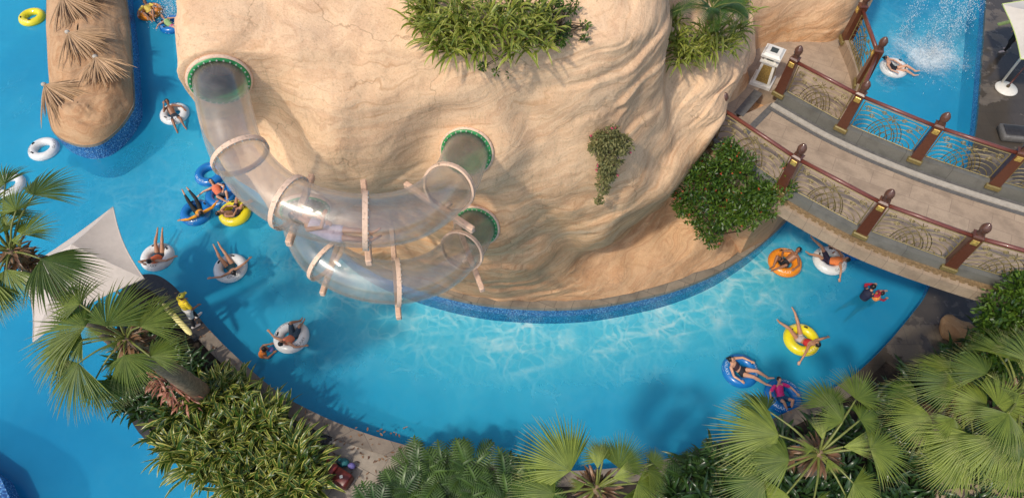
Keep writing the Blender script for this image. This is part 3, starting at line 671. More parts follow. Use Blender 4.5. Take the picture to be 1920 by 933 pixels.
# railings
def finial(b, c, s=1.0):
    prof = [(.0, 0), (.085, 0), (.095, .03), (.07, .06), (.095, .09), (.07, .12), (.10, .15), (.12, .19), (.115, .23), (.125, .27), (.105, .33), (.07, .39), (.03, .43), (.0, .45)]
    b.lathe([(max(r, .002)*s, z*s) for r, z in prof], c, 14)
def railing(name, label, pts, parent_group=None, first_post=True, last_post=True):
    base = Vector((*pts[0], Z+.22)); t = thing(name, label, 'railing', tuple(base)); zb = Z+.225; H = 1.35
    n = len(pts)
    for k, p in enumerate(pts):
        a = pts[min(k+1, n-1)]-pts[max(k-1, 0)]; rz = math.atan2(a[1], a[0])
        if (k == 0 and not first_post) or (k == n-1 and not last_post): continue
        m = MB(); vs = []; w0, w1 = .15, .12
        M4 = Matrix.Translation((p[0], p[1], zb)) @ Matrix.Rotation(rz, 4, 'Z')
        for z, w_ in ((.16, w0), (.19, w0), (1.42, w1), (1.46, w1+.015), (1.5, w1-.03)): vs += [M4 @ Vector((sx*w_, sy*w_, z)) for sx, sy in ((-1, -1), (1, -1), (1, 1), (-1, 1))]
        fs = [tuple(r*4+j for j in (0, 1)) + tuple(r*4+4+j for j in (1, 0)) for r in range(0)]
        for r in range(4):
            for j in range(4):
                j2 = (j+1) % 4; fs.append((r*4+j, r*4+j2, r*4+4+j2, r*4+4+j))
        fs += [(3, 2, 1, 0), (16, 17, 18, 19)]
        m.add(vs, fs); po = m.build('post', M_brown, t, smooth=False)
        f = MB(); finial(f, (p[0], p[1], zb+1.48)); f.build('finial', M_finial, po)
        g = MB(); g.box((p[0], p[1], zb+.08), (.40, .40, .16), rz, bev=.02); g.build('gold_base', M_gold, po, smooth=False)
        for s_ in (-1, 1):
            g = MB()
            m4 = M4 @ Matrix.Translation((0, s_*(w1+.012), 1.28)); g.box((0, 0, 0), (.17, .03, .17), M=m4, bev=.008)
            m4 = M4 @ Matrix.Translation((0, s_*(w1+.03), 1.28)) @ Matrix.Rotation(R(45), 4, 'Y'); g.box((0, 0, 0), (.08, .03, .08), M=m4, bev=.01)
            g.build('gold_plate', M_goldpl, po, smooth=False)
    for k in range(n-1):
        p, q = np.array(pts[k]), np.array(pts[k+1]); d = q-p; L = np.hypot(*d); ex = d/L; rz = math.atan2(d[1], d[0])
        def at(u, w_): return (p[0]+ex[0]*u, p[1]+ex[1]*u, zb+w_)
        m = MB(); m.tube([at(.1, H), at(L*.5, H), at(L-.1, H)], .055, 10); m.build('handrail', M_brownrail, t)
        m = MB(); u0, u1, w0, w1 = .20, L-.20, .25, H-.10
        for a, c in (((u0, w0), (u1, w0)), ((u0, w1), (u1, w1)), ((u0, w0), (u0, w1)), ((u1, w0), (u1, w1))):
            m.tube([at(*a), at(*c)], .018, 4)
        cx = (u0+u1)/2; ww = u1-u0; hh = w1-w0; curves = []
        for sgn in (-1, 1):
            for j in range(1, 7):           # big concentric waves rising from the lower corners
                r = j*.185*ww/2.2; c = (cx+sgn*ww*.28, w0-.05)
                curves.append([(c[0]+r*math.cos(a), c[1]+r*1.05*math.sin(a)) for a in np.linspace(0, math.pi, 22)])
            for j in range(3):              # S-strands sweeping out of the central flower
                e = .25+j*.35; x1 = cx+sgn*(.10+e*ww*.44); curves.append([(cx+(.16+.17*j)*math.cos(a), w0-.08+(.30+.26*j)*math.sin(a)) for a in np.linspace(0, math.pi, 20)])
            for (sx_, sy_, sr) in ((.40, .80, .10), (.30, .60, .08), (.16, .86, .07)):      # spirals
                c = (cx+sgn*ww*sx_, w0+hh*sy_); curves.append([(c[0]+sgn*sr*(1-t_*.8)*math.cos(t_*11), c[1]+sr*(1-t_*.8)*math.sin(t_*11)) for t_ in np.linspace(0, 1, 22)])
        for a in np.linspace(0, 2*math.pi, 9)[:-1]:
            curves.append([(cx+.03*math.cos(a), w1-.22+.03*math.sin(a)), (cx+.14*math.cos(a+.3), w1-.22+.14*math.sin(a+.3))])
        for cv in curves:
            run = []
            for (u, w_) in cv+[(1e9, 0)]:
                if u0 <= u <= u1 and w0 <= w_ <= w1: run.append(at(u, w_))
                else:
                    if len(run) > 1: m.tube(run, .0125, 4, cap=False)
                    run = []
        m.build('scroll_panel', M_gold, t, smooth=False)
    return t
wp = lambda l: [np.array(U(x, y, Z+.25)[:2]) for x, y in l]
railing('bridge_railing', 'near side bridge railing with five brown posts and gold scroll panels above the swimmers', wp([(1330, 262), (1464, 355), (1614, 437), (1778, 498), (1945, 546)]))
railing('bridge_railing', 'far side bridge railing with brown posts seen against the waterfall pool and right deck', wp([(1462, 176), (1578, 240), (1715, 298), (1860, 347), (2010, 390)]))
railing('landing_railing', 'short brown and gold railing closing the landing beside the waterfall', wp([(1585, 78), (1611, 160), (1578, 240)]), last_post=False)

# lantern
lc = U(1429, 153, Z); lan = thing('stone_lantern', 'white pedestal lantern with gold relief panels at the bridge head', 'lantern', tuple(lc))
LM = Matrix.Translation(lc) @ Matrix.Rotation(R(-30), 4, 'Z') @ Matrix.Scale(1.12, 4)
def frust(b, z0, w0, z1, w1):
    vs = [LM @ Vector((sx*w_, sy*w_, z)) for z, w_ in ((z0, w0), (z1, w1)) for sx, sy in ((-1, -1), (1, -1), (1, 1), (-1, 1))]
    b.add(vs, [(3, 2, 1, 0), (4, 5, 6, 7), (0, 1, 5, 4), (1, 2, 6, 5), (2, 3, 7, 6), (3, 0, 4, 7)])
b = MB(); frust(b, 0, .30, .10, .30); frust(b, .10, .25, .82, .19); b.build('pedestal', M_whitep, lan, smooth=False)
b = MB()
for a in range(4):
    mm = Matrix.Rotation(a*math.pi/2, 4, 'Z')
    vs = [LM @ mm @ Vector(q) for q in ((-.17, -.247, .17), (.17, -.247, .17), (.125, -.203, .74), (-.125, -.203, .74), (-.17, -.20, .17), (.17, -.20, .17), (.125, -.16, .74), (-.125, -.16, .74))]
    b.add(vs, [(0, 1, 2, 3), (1, 0, 4, 5), (3, 2, 6, 7), (0, 3, 7, 4), (2, 1, 5, 6)])
b.build('gold_panel', M_lampgold, lan, smooth=False)
b = MB(); frust(b, .82, .25, .87, .25); frust(b, .87, .17, 1.02, .17); b.build('neck', M_whitep, lan, smooth=False)
b = MB()
for a in range(4):
    m4 = LM @ Matrix.Rotation(a*math.pi/2, 4, 'Z') @ Matrix.Translation((0, -.172, .945)); b.box((0, 0, 0), (.2, .012, .09), M=m4)
b.build('window', M_lampgl, lan, smooth=False)
b = MB(); frust(b, 1.02, .27, 1.08, .27); frust(b, 1.08, .25, 1.14, .20); b.build('cap', M_whitep, lan, smooth=False)
b = MB(); b.box((0, 0, 0), (.2, .2, .012), M=LM @ Matrix.Translation((0, 0, 1.147))); b.build('skylight', M_lampgl, lan, smooth=False)

# ------------------------------------------------------------------ thatched rock island on the left
isl = [(92, -300), (90, -60), (88, 0), (88, 60), (92, 130), (94, 190), (95, 235), (110, 258), (150, 274), (190, 268), (225, 240), (246, 210), (252, 190), (250, 140), (245, 60), (236, -20), (228, -120), (222, -300)]
IS = catmull([U(x, y, .75)[:2] for x, y in isl], 5)
island = thing('rock_island', 'long thatch textured rock island with blue mosaic sides in the left channel', 'rock island', tuple(U(170, 100, .7)))
b = MB(); b.prism([tuple(p) for p in IS], -1.25, .68); b.build('mosaic_wall', M_mosaic, island, smooth=False)
b = MB(); b.prism([tuple(p) for p in IS], .68, .80); b.build('rim', M_cope, island, smooth=False)
c0 = IS.mean(0); n = len(IS); rows = 34; Vv = []
spine = [(U(165, y, .8).x, U(165, y, .8).y) for y in (-300, 230)]
for r in range(rows+1):
    s = r/rows
    for k in range(n):
        p = IS[k]; sp = np.array([U(168, 100, .8).x+(p[1]-U(168, 100, .8).y)*(-.33), np.clip(p[1], U(168, 225, .8).y, 99)])
        q = p+(sp-p)*s*.98+(sp-p)*.02
        Vv.append((q[0], q[1], .8+.9*math.sin(min(1, s*1.15)*math.pi/2)**.6))
Vv = np.array(Vv); d = fbm(Vv*.9, 4, .55, 21)*.16
# thatch: radiating combed ridges from a few tuft points
tufts = [(88, 160, 1.5), (125, 58, 1.7), (178, 105, 1.9), (110, 0, 1.7)]
comb = np.zeros(len(Vv))
for tx, ty, tz in tufts:
    T = np.array(U(tx, ty, tz)); dd = Vv[:, :2]-T[:2]; rr = np.hypot(dd[:, 0], dd[:, 1]); an = np.arctan2(dd[:, 1], dd[:, 0])
    ws = np.exp(-(rr/1.7)**2)*((an < .35) & (an > -2.2)); comb += ws*(.30*np.exp(-rr*1.4))
Vv[:, 2] += (d+comb)*np.clip((Vv[:, 2]-.8)*2.5, 0, 1)
F_ = []
for r in range(rows):
    for k in range(n-1): F_.append((r*n+k, r*n+k+1, (r+1)*n+k+1, (r+1)*n+k))
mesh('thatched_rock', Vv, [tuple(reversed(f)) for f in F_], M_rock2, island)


# ------------------------------------------------------------------ clear tube slides
def slide(name, label, ctrl, r, collars, holes, supports):
    P = catmull([U(*c) for c in ctrl], 14); t = thing(name, label, 'water slide', tuple(P[len(P)//2]-np.array([0, 0, r])))
    kk = [nearest_k(P, h[0], h[1]) for h in holes]
    b = MB(); b.tube(P[kk[0]:kk[1]+1], r, 40, cap=False); b.build('clear_tube', M_slide, t)
    b = MB(); b.tube(P[kk[0]:kk[1]+1], r-.03, 40, cap=False); b.build('tube_inner_wall', M_slide, t)
    L = np.r_[0, np.cumsum(np.linalg.norm(np.diff(P, axis=0), axis=1))]
    def frame(px, py):      # nearest station in the picture-independent sense: by unprojected distance
        best = nearest_k(P, px, py)
        T = Vector(P[best+1]-P[best-1]).normalized(); return Vector(P[best]), T
    def circ(c, T, rad, n=48):
        N = T.cross(Vector((0, 0, 1))).normalized(); B = T.cross(N)
        return [c+(N*math.cos(a)+B*math.sin(a))*rad for a in np.linspace(0, 2*math.pi, n+1)[:-1]], N, B
    for (px, py, sup) in collars:
        c, T = frame(px, py); ring, N, B = circ(c, T, r+.03)
        vs = []; fs = []; m = len(ring)
        for p in ring:
            o = (p-c).normalized()
            vs += [p-T*.05-o*.02, p-T*.05+o*.03, p+T*.05+o*.03, p+T*.05-o*.02]
        for k in range(m):
            a, q = 4*k, 4*((k+1) % m)
            for j in range(4): fs.append((a+j, q+j, q+(j+1) % 4, a+(j+1) % 4))
        b = MB(); b.add(vs, fs); col = b.build('collar', M_flange, t, smooth=False)
        b = MB()
        for k in range(0, m, 2):
            o = (ring[k]-c).normalized(); b.box((0, 0, 0), (.022, .022, .03), M=Matrix.Translation(ring[k]+T*.06+o*.012))
        tag(b.build('bolt_ring', M_bolt, col, smooth=False), kind='stuff')
        if sup:
            (sx, sy, sz), (ex, ey, ez) = sup
            s0, s1 = U(sx, sy, sz), U(ex, ey, ez); d = s1-s0
            b = MB(); m4 = Matrix.Translation((s0+s1)/2) @ d.to_track_quat('Y', 'Z').to_matrix().to_4x4()
            b.box((0, 0, 0), (.13, d.length, .16), M=m4, bev=.02)
            b.build('support_arm', M_pinksup, t, smooth=False)
            # bracket joining collar and arm
            foot = c-Vector((0, 0, r+.03)); q = min((s0+d*k_ for k_ in np.linspace(0, 1, 40)), key=lambda a: (a-foot).length)
            b = MB(); b.tube([foot+Vector((0, 0, .03)), q], .06, 8); b.build('bracket', M_flange, t)
    for (px, py, back) in holes:
        c, T = frame(px, py)
        if back: T = -T
        ring, N, B = circ(c, T, r+.07, 56)
        b = MB(); b.tube(ring, .055, 8, closed=True); rim = b.build('rim', M_flange, t)
        ring2, _, _ = circ(c+T*.03, T, r+.035, 56)
        b = MB(); b.tube(ring2, .05, 8, closed=True); gf = b.build('green_flange', M_green, t)
        b = MB()
        for k in range(0, 56, 2):
            b.box((0, 0, 0), (.028, .028, .028), M=Matrix.Translation(ring2[k]+T*.05))
        tag(b.build('bolt_ring', M_bolt, gf, smooth=False), kind='stuff')
        k = nearest_k(P, px, py); seg = P[k::-1] if not back else P[k:]
        e = Vector(seg[-1]); b = MB(); b.tube([Vector(q) for q in seg]+[e+(e-Vector(seg[-2]))*2], r+.012, 36, cap=False); b.build('green_pipe', M_green, t)
slide('tube_slide', 'upper clear tube slide with a rider looping out of the rock face',
      SL1,
      RS, [(447, 292, None), (543, 380, ((541, 458, 9.6), (585, 330, 9.3))), (683, 414, ((692, 494, 9.4), (682, 340, 9.0))), (845, 352, ((888, 432, 9.0), (760, 345, 8.9)))],
      [(411, 150, False), (876, 285, True)], None)
slide('tube_slide', 'lower empty clear tube slide looping over the pool under the upper one',
      SL2,
      RS, [(612, 486, ((604, 552, 6.4), (640, 440, 6.2))), (743, 529, ((748, 597, 6.3), (735, 430, 6.2))), (868, 470, ((905, 545, 6.0), (850, 400, 6.0)))],
      [(572, 392, False), (893, 424, True)], None)

# ------------------------------------------------------------------ inflatable rings
def text_mesh(body, size):
    cu = bpy.data.curves.new('lettering', 'FONT'); cu.body = body; cu.size = size; cu.align_x = 'CENTER'; cu.resolution_u = 2
    ob = bpy.data.objects.new('tmp', cu); COL.objects.link(ob)
    dg = bpy.context.evaluated_depsgraph_get(); me = bpy.data.meshes.new_from_object(ob.evaluated_get(dg))
    vs = [tuple(v.co) for v in me.vertices]; fs = [tuple(p.vertices) for p in me.polygons]
    bpy.data.objects.remove(ob); bpy.data.meshes.remove(me); return vs, fs
RM, Rm = .42, .175
def on_ring(a, ph, h=0.0):      # a round the ring, ph: 0 outer side, pi/2 top
    r = Rm+h; x = RM+r*math.cos(ph); return (x*math.cos(a), x*math.sin(a), .1+r*math.sin(ph))
GV, GF = text_mesh('GALAXY', .13)
RING = {}
def make_ring(color):
    t = thing('inflatable_ring', 'ring', 'swim ring')
    b = MB(); na, nb = 56, 18; vs = []; fs = []
    for i_ in range(na):
        a = 2*math.pi*i_/na
        for j in range(nb):
            ph = 2*math.pi*j/nb; wr = .0035*math.sin(a*28)*max(0, -math.cos(ph)); vs.append(on_ring(a, ph, wr))
    for i_ in range(na):
        for j in range(nb): fs.append((i_*nb+j, ((i_+1) % na)*nb+j, ((i_+1) % na)*nb+(j+1) % nb, i_*nb+(j+1) % nb))
    b.add(vs, fs); body = b.build('tube_body', RINGM[color], t)
    b = MB(); b.tube([on_ring(a, .0, .002) for a in np.linspace(0, 2*math.pi, 49)[:-1]], .005, 5, closed=True); b.build('seam', RINGM[color], body)
    b = MB(); b.lathe([(.012, 0), (.016, .01), (.009, .02), (.009, .03)], on_ring(4.2, 1.9, -.004), 8); b.build('valve', RINGM[color], body)
    for a in (R(140), R(215)):
        hm = MB(); pts = [on_ring(a+d_, R(88), h) for d_, h in ((-.13, .0), (-.10, .022), (0, .03), (.10, .022), (.13, 0))]
        hm.tube(pts, .02, 6); hm.tube([on_ring(a-.14, R(88), .002), on_ring(a+.14, R(88), .002)], .028, 6)
        hm.build('handle', M_handle, t)
    pm = dict(yellow=M_prcream, white=M_prdark, blue=M_prblue, orange=M_prcream)[color]
    for a0 in (0, math.pi):
        vs = [on_ring(a0+x/.47, R(52)+y/Rm, .003) for x, y, z in GV]
        b = MB(); b.add(vs, [tuple(f) for f in GF]); b.build('lettering', pm, t, smooth=False)
        b = MB()
        for k in (-1.5, -.5, .5, 1.5):
            a = a0+k*.09; q = [on_ring(a+dx, R(25)+dy, .003) for dx, dy in ((-.02, 0), (0, -.1), (.02, 0), (0, .1))]; b.add(q, [(0, 1, 2, 3)])
        b.build('print_mark', pm, t, smooth=False)
    return t
for c in RINGM: RING[c] = [make_ring(c), 0]
def ring(color, px, py, rot, label, tilt=(0, 0)):
    p = U(px, py, .1); loc = (p.x, p.y, -.02); r = RING[color]
    if r[1] == 0: o = r[0]; r[1] = 1; o.location = loc; o.rotation_euler = (tilt[0], tilt[1], R(rot)); o['label'] = label
    else: o = dup(r[0], loc, R(rot), tilt[0], tilt[1], label)
    return o
ring('yellow', 60, 32, 70, 'empty yellow swim ring floating left of the thatched rock island')
ring('white', 82, 279, 20, 'empty white swim ring below the tip of the thatched rock island')
ring('white', 17, 347, 80, 'white swim ring at the left edge half hidden by palm leaves')
ring('orange', 281, 22, -50, 'orange swim ring carrying the person in a yellow shirt at the top left channel', (.05, -.1))
ring('blue', 322, 46, 30, 'blue swim ring in the splash against the rock at the top left')
ring('white', 327, 213, 100, 'white swim ring under the bare chested man in black trunks')
ring('blue', 394, 326, 230, 'blue swim ring with nobody in it beside the upper slide')
ring('blue', 414, 366, -60, 'blue swim ring under the person in an orange vest next to the slide')
ring('blue', 368, 398, -95, 'blue swim ring under the person with yellow sleeves and black leggings')
ring('yellow', 440, 399, 250, 'yellow swim ring beneath the slide with a bare backed man in it')
ring('white', 295, 481, -100, 'white swim ring with an orange vested rider near the kite canopy')
ring('white', 432, 502, -55, 'white swim ring with a rider in a dark swimsuit spreading both arms')
ring('white', 546, 631, -40, 'white swim ring with grey lettering beside the swimmer in the orange vest')
ring('orange', 1472, 491, -110, 'orange swim ring near the rock foot and the footbridge', (0, .06))
ring('white', 1556, 488, -60, 'white swim ring closest to the footbridge with a rider lying back')
ring('blue', 1590, 462, 200, 'blue swim ring partly hidden under the footbridge')
ring('yellow', 1503, 636, -75, 'yellow swim ring with a rider kicking both legs up on the right')
ring('blue', 1388, 694, 175, 'blue swim ring lettered on its left side under the woman at the palm tips')
ring('blue', 1468, 742, 60, 'blue swim ring mostly covered by palm leaves under the child in pink')
ring('white', 1676, 127, 190, 'white swim ring in the foam below the waterfall')
for c in RING: RING[c][0]['group'] = 'inflatable rings on the pool'
for o in COL.objects:
    if o.name.startswith('inflatable_ring') and o.parent is None: o['group'] = 'inflatable rings on the pool'

# ------------------------------------------------------------------ people
def skin_mat(name, col):
    m, n, out = new_mat(name); p = nd(n, 'ShaderNodeBsdfPrincipled'); v = objc(n)
    c = mix(n, noise(n, v, 12, 4), tuple(x*.82 for x in col), tuple(min(1, x*1.15) for x in col))
    n.links.new(c, p.inputs['Base Color']); p.inputs['Roughness'].default_value = .42
    p.inputs['Subsurface Weight'].default_value = .08; p.inputs['Subsurface Radius'].default_value = (.02, .008, .004)
    n.links.new(p.outputs[0], out.inputs[0]); return m
SK = dict(light=skin_mat('light_skin', (.62, .34, .22)), tan=skin_mat('tan_skin', (.46, .23, .13)), brown=skin_mat('brown_skin', (.29, .13, .07)))
M_hair = simple('black_hair', (.012, .010, .009), .4, scale=60, b=.6)
M_eye = simple('dark_eye', (.01, .01, .01), .2); M_lip = simple('lips', (.45, .12, .10), .5)
CL = {}
def cloth(c, name='cloth'):
    if c not in CL: CL[c] = simple(name, c, .75, var=.15, scale=18, b=.3)
    return CL[c]
def loft(b, P, rl, rn, lat, n=14, scale=0.0):
    P = [Vector(p) for p in P]; lat = Vector(lat); m = len(P)
    rings = []
    def fr_(i_):
        T = P[min(i_+1, m-1)]-P[max(i_-1, 0)]; T.normalize(); L = lat-T*lat.dot(T)
        if L.length < 1e-3: L = T.orthogonal()
        L.normalize(); return T, L, T.cross(L)
    T0, L0, N0 = fr_(0); T1, L1, N1 = fr_(m-1)
    for e in (1.0, .7, .35):
        k = math.sqrt(max(0.02, 1-e*e)); rings.append((P[0]-T0*(min(rl[0], rn[0])+scale)*e, L0, N0, (rl[0]+scale)*k, (rn[0]+scale)*k))
    for i_ in range(m):
        T, L, N = fr_(i_); rings.append((P[i_], L, N, rl[i_]+scale, rn[i_]+scale))
    for e in (.35, .7, 1.0):
        k = math.sqrt(max(0.02, 1-e*e)); rings.append((P[-1]+T1*(min(rl[-1], rn[-1])+scale)*e, L1, N1, (rl[-1]+scale)*k, (rn[-1]+scale)*k))
    vs = []; fs = []
    for c, L, N, a, d in rings:
        for k in range(n):
            t = 2*math.pi*k/n; vs.append(c+L*(a*math.cos(t))+N*(d*math.sin(t)))
    for r in range(len(rings)-1):
        for k in range(n):
            k2 = (k+1) % n; fs.append((r*n+k, r*n+k2, r*n+n+k2, r*n+n+k))
    fs.append(tuple(range(n-1, -1, -1))); fs.append(tuple((len(rings)-1)*n+k for k in range(n)))
    b.add(vs, fs)
def ell(b, c, ax, rad, n=14):
    c = Vector(c); X, Y_, Z_ = [Vector(a) for a in ax]; vs = [c-Z_*rad[2]]; fs = []
    rr = 9
    for i_ in range(1, rr):
        t = math.pi*i_/rr
        for k in range(n):
            a = 2*math.pi*k/n; vs.append(c+X*(rad[0]*math.sin(t)*math.cos(a))+Y_*(rad[1]*math.sin(t)*math.sin(a))-Z_*(rad[2]*math.cos(t)))
    vs.append(c+Z_*rad[2])
    for k in range(n): fs.append((0, 1+(k+1) % n, 1+k)); fs.append((len(vs)-1, len(vs)-1-n+k, len(vs)-1-n+(k+1) % n))
    for i_ in range(rr-2):
        for k in range(n):
            a = 1+i_*n+k; c2 = 1+i_*n+(k+1) % n; fs.append((a, c2, c2+n, a+n))
    b.add(vs, fs)
def remeshed(b, name, mat, T, parent, voxel=.010, smooth=2):
    me = bpy.data.meshes.new('tmp'); me.from_pydata(b.v, [], b.f); me.update()
    bm = bmesh.new(); bm.from_mesh(me); bmesh.ops.recalc_face_normals(bm, faces=bm.faces); bm.to_mesh(me); bm.free()
    ob = bpy.data.objects.new('tmp', me); COL.objects.link(ob)
    md = ob.modifiers.new('r', 'REMESH'); md.mode = 'VOXEL'; md.voxel_size = voxel
    sm = ob.modifiers.new('s', 'SMOOTH'); sm.iterations = smooth; sm.factor = .5
    dg = bpy.context.evaluated_depsgraph_get(); r = bpy.data.meshes.new_from_object(ob.evaluated_get(dg))
    r.transform(Matrix.Translation(-Vector(parent['_o'])) @ T); r.name = name
    bpy.data.objects.remove(ob); bpy.data.meshes.remove(me)
    r.materials.clear(); r.materials.append(mat); r.polygons.foreach_set('use_smooth', np.ones(len(r.polygons), bool))
    o = bpy.data.objects.new(name, r); COL.objects.link(o); o.parent = parent; o['_o'] = tuple(parent['_o']); return o
def V3(*a): return Vector(a)
def recline(legs='out', arms=('rest', 'rest'), turn=0.0, face=None):
    J = dict(pelvis=V3(.06, 0, .10), waist=V3(-.08, 0, .15), chest=V3(-.25, 0, .27), neck=V3(-.39, 0, .41), head=V3(-.48, 0, .54))
    for s, nm in ((1, 'L'), (-1, 'R')):
        J['hip'+nm] = V3(.09, s*.09, .10); J['sh'+nm] = V3(-.34, s*.18, .37)
        if legs == 'out': k, a, t = V3(.45, s*.13, .34), V3(.86, s*.13, .20), V3(1.02, s*.15, .27)
        elif legs == 'up': k, a, t = V3(.41, s*.13, .43), V3(.73, s*.09, .58), V3(.90, s*.09, .66)
        elif legs == 'vee': k, a, t = V3(.42, s*.22, .40), V3(.78, s*.34, .52), V3(.93, s*.38, .60)
        elif legs == 'bent': k, a, t = V3(.36, s*.20, .50), V3(.60, s*.06, .22), V3(.78, s*.05, .22)
        elif legs == 'dangle': k, a, t = V3(.44, s*.15, .32), V3(.78, s*.17, .06), V3(.92, s*.19, .02)
        J['kn'+nm], J['an'+nm], J['to'+nm] = k, a, t
        ar = arms[0 if s == 1 else 1]
        e, w_ = dict(rest=(V3(-.16, s*.42, .33), V3(.06, s*.50, .32)), spread=(V3(-.34, s*.46, .38), V3(-.22, s*.70, .40)),
                     back=(V3(-.52, s*.42, .52), V3(-.58, s*.18, .58)), face=(V3(-.16, s*.30, .42), V3(-.34, s*.12, .58)),
                     lap=(V3(-.12, s*.30, .32), V3(.10, s*.14, .34)), water=(V3(-.42, s*.44, .34), V3(-.50, s*.70, .22)), fwd=(V3(-.10, s*.30, .42), V3(.14, s*.24, .52)))[ar]
        J['el'+nm], J['wr'+nm] = e, w_
    J['face'] = face or V3(.75, 0, .55); J['headup'] = V3(-.55, 0, .8); return J
def stand(bend=0.0, arms=None, step=.12):
    J = dict(pelvis=V3(0, 0, .92), waist=V3(.01+bend*.1, 0, 1.06), chest=V3(.0+bend*.3, 0, 1.26-bend*.05), neck=V3(.01+bend*.5, 0, 1.45-bend*.12), head=V3(.04+bend*.65, 0, 1.61-bend*.16))
    for s, nm in ((1, 'L'), (-1, 'R')):
        J['hip'+nm] = V3(0, s*.09, .9); J['sh'+nm] = V3(0+bend*.43, s*.18, 1.38-bend*.1)
        J['kn'+nm] = V3(.03+s*step*.5, s*.11, .48); J['an'+nm] = V3(-.02+s*step, s*.12, .08); J['to'+nm] = V3(.16+s*step, s*.15, .035)
        e, w_ = (arms or {}).get(nm, (V3(.02, s*.27, 1.12), V3(.10, s*.27, .88))); J['el'+nm], J['wr'+nm] = e, w_
    J['face'] = V3(1, 0, -.1-bend*.4); J['headup'] = V3(.1+bend*.4, 0, 1); return J
def person(label, T, J, skin='tan', clothes=(), hair='short', group=None, sc=1.0, hands=True):
    J = dict(J)
    for k_ in ('elL', 'elR', 'wrL', 'wrR', 'knL', 'knR', 'anL', 'anR', 'head'): J[k_] = J[k_]+Vector(rng.normal(0, .022, 3))
    o = thing('person', label, 'person', tuple(T @ (J['pelvis']*sc)), group); T = T @ Matrix.Scale(sc, 4)
    lat = (J['shL']-J['shR']).normalized(); hlat = (J['hipL']-J['hipR']).normalized()
    if lat.dot(hlat) < 0: hlat = -hlat
    tor = [J['pelvis']-(J['waist']-J['pelvis']).normalized()*.02, J['pelvis']*.5+J['waist']*.5, J['waist'], J['waist']*.45+J['chest']*.55, J['chest'], J['chest']*.4+(J['shL']+J['shR'])*.3]
    trl = [.148, .145, .125, .135, .148, .135]; trn = [.105, .105, .092, .10, .105, .085]
    limbs = {}
    for nm in 'LR':
        h, k, a, t = J['hip'+nm], J['kn'+nm], J['an'+nm], J['to'+nm]
        limbs['thigh'+nm] = ([h, h.lerp(k, .35), h.lerp(k, .8), k], [.086, .080, .060, .056])
        limbs['calf'+nm] = ([k, k.lerp(a, .3), k.lerp(a, .7), a], [.055, .058, .042, .035])
        limbs['foot'+nm] = ([a-(t-a)*.25, a.lerp(t, .4), t], [.036, .034, .024])
        s, e, w_ = J['sh'+nm], J['el'+nm], J['wr'+nm]
        limbs['upper'+nm] = ([s, s.lerp(e, .4), e], [.055, .047, .038]); limbs['fore'+nm] = ([e, e.lerp(w_, .35), w_], [.038, .039, .026])
    b = MB(); loft(b, tor, trl, trn, lat)
    for k_, (P_, r_) in limbs.items(): loft(b, P_, r_, [x*(.8 if 'foot' in k_ else 1) for x in r_], lat if k_[0] in 'uf' else hlat)
    loft(b, [J['shL'], J['chest']*.2+(J['shL']+J['shR'])*.4, J['shR']], [.05, .07, .05], [.05, .06, .05], (J['neck']-J['chest']).normalized())
    nk = J['neck']; hd = J['head']; fv = J['face'].normalized(); uv = J['headup']; uv = (uv-fv*uv.dot(fv)).normalized(); sv = uv.cross(fv)
    loft(b, [nk-(hd-nk)*.45, nk, hd-uv*.05], [.062, .052, .052], [.058, .052, .055], lat)
    ell(b, hd+uv*.02-fv*.008, (sv, fv, uv), (.077, .094, .100)); ell(b, hd-uv*.055+fv*.022, (sv, fv, uv), (.054, .062, .062))
    loft(b, [hd+fv*.088+uv*.012, hd+fv*.106-uv*.022], [.010, .015], [.01, .013], sv, 8); ell(b, hd+fv*.080+uv*.038, (sv, fv, uv), (.055, .016, .014))
    for s in (-1, 1): ell(b, hd+sv*.078*s-uv*.005-fv*.01, (sv, fv, uv), (.012, .02, .032))
    if hands:
        for nm, sg in (('L', 1), ('R', -1)):
            w_ = J['wr'+nm]; d = (w_-J['el'+nm]).normalized(); side = (Vector((0, 0, 1)).cross(d))
            if side.length < .2: side = lat.copy()
            side.normalize(); up = d.cross(side)
            if J.get('curl'+nm): d = (d*.8-up*.3).normalized()
            pc = w_+d*.045; loft(b, [w_, w_+d*.05, w_+d*.085], [.026, .038, .036], [.02, .016, .014], side, 10)
            for q, (off, ln) in enumerate(((-.030, .062), (-.010, .075), (.011, .070), (.030, .055))):
                p0 = w_+d*.08+side*off; p1 = p0+(d+side*off*4).normalized()*ln*.55; p2 = p1+(d*.8-up*.55).normalized()*ln*.5
                loft(b, [p0-d*.02, p1, p2], [.0105, .010, .0085], [.0105, .010, .0085], side, 7)
            th = -sg*side; p0 = w_+d*.03+th*.025; p1 = p0+(th*.8+d*.6).normalized()*.035; p2 = p1+(d*.9+th*.25-up*.2).normalized()*.03
            loft(b, [p0, p1, p2], [.014, .012, .010], [.014, .012, .010], d, 7)
    body = remeshed(b, 'body', SK[skin], T, o, .0095, 3)
    e = MB()
    for s in (-1, 1):
        e = MB(); ell(e, hd+fv*.084+sv*.030*s+uv*.012, (sv, fv, uv), (.013, .008, .007), 8); e.v = [T @ Vector(v) for v in e.v]; e.build('eye', M_eye, o)
    e = MB(); ell(e, hd+fv*.082-uv*.052, (sv, fv, uv), (.022, .010, .006), 8); e.v = [T @ Vector(v) for v in e.v]; e.build('mouth', M_lip, o)
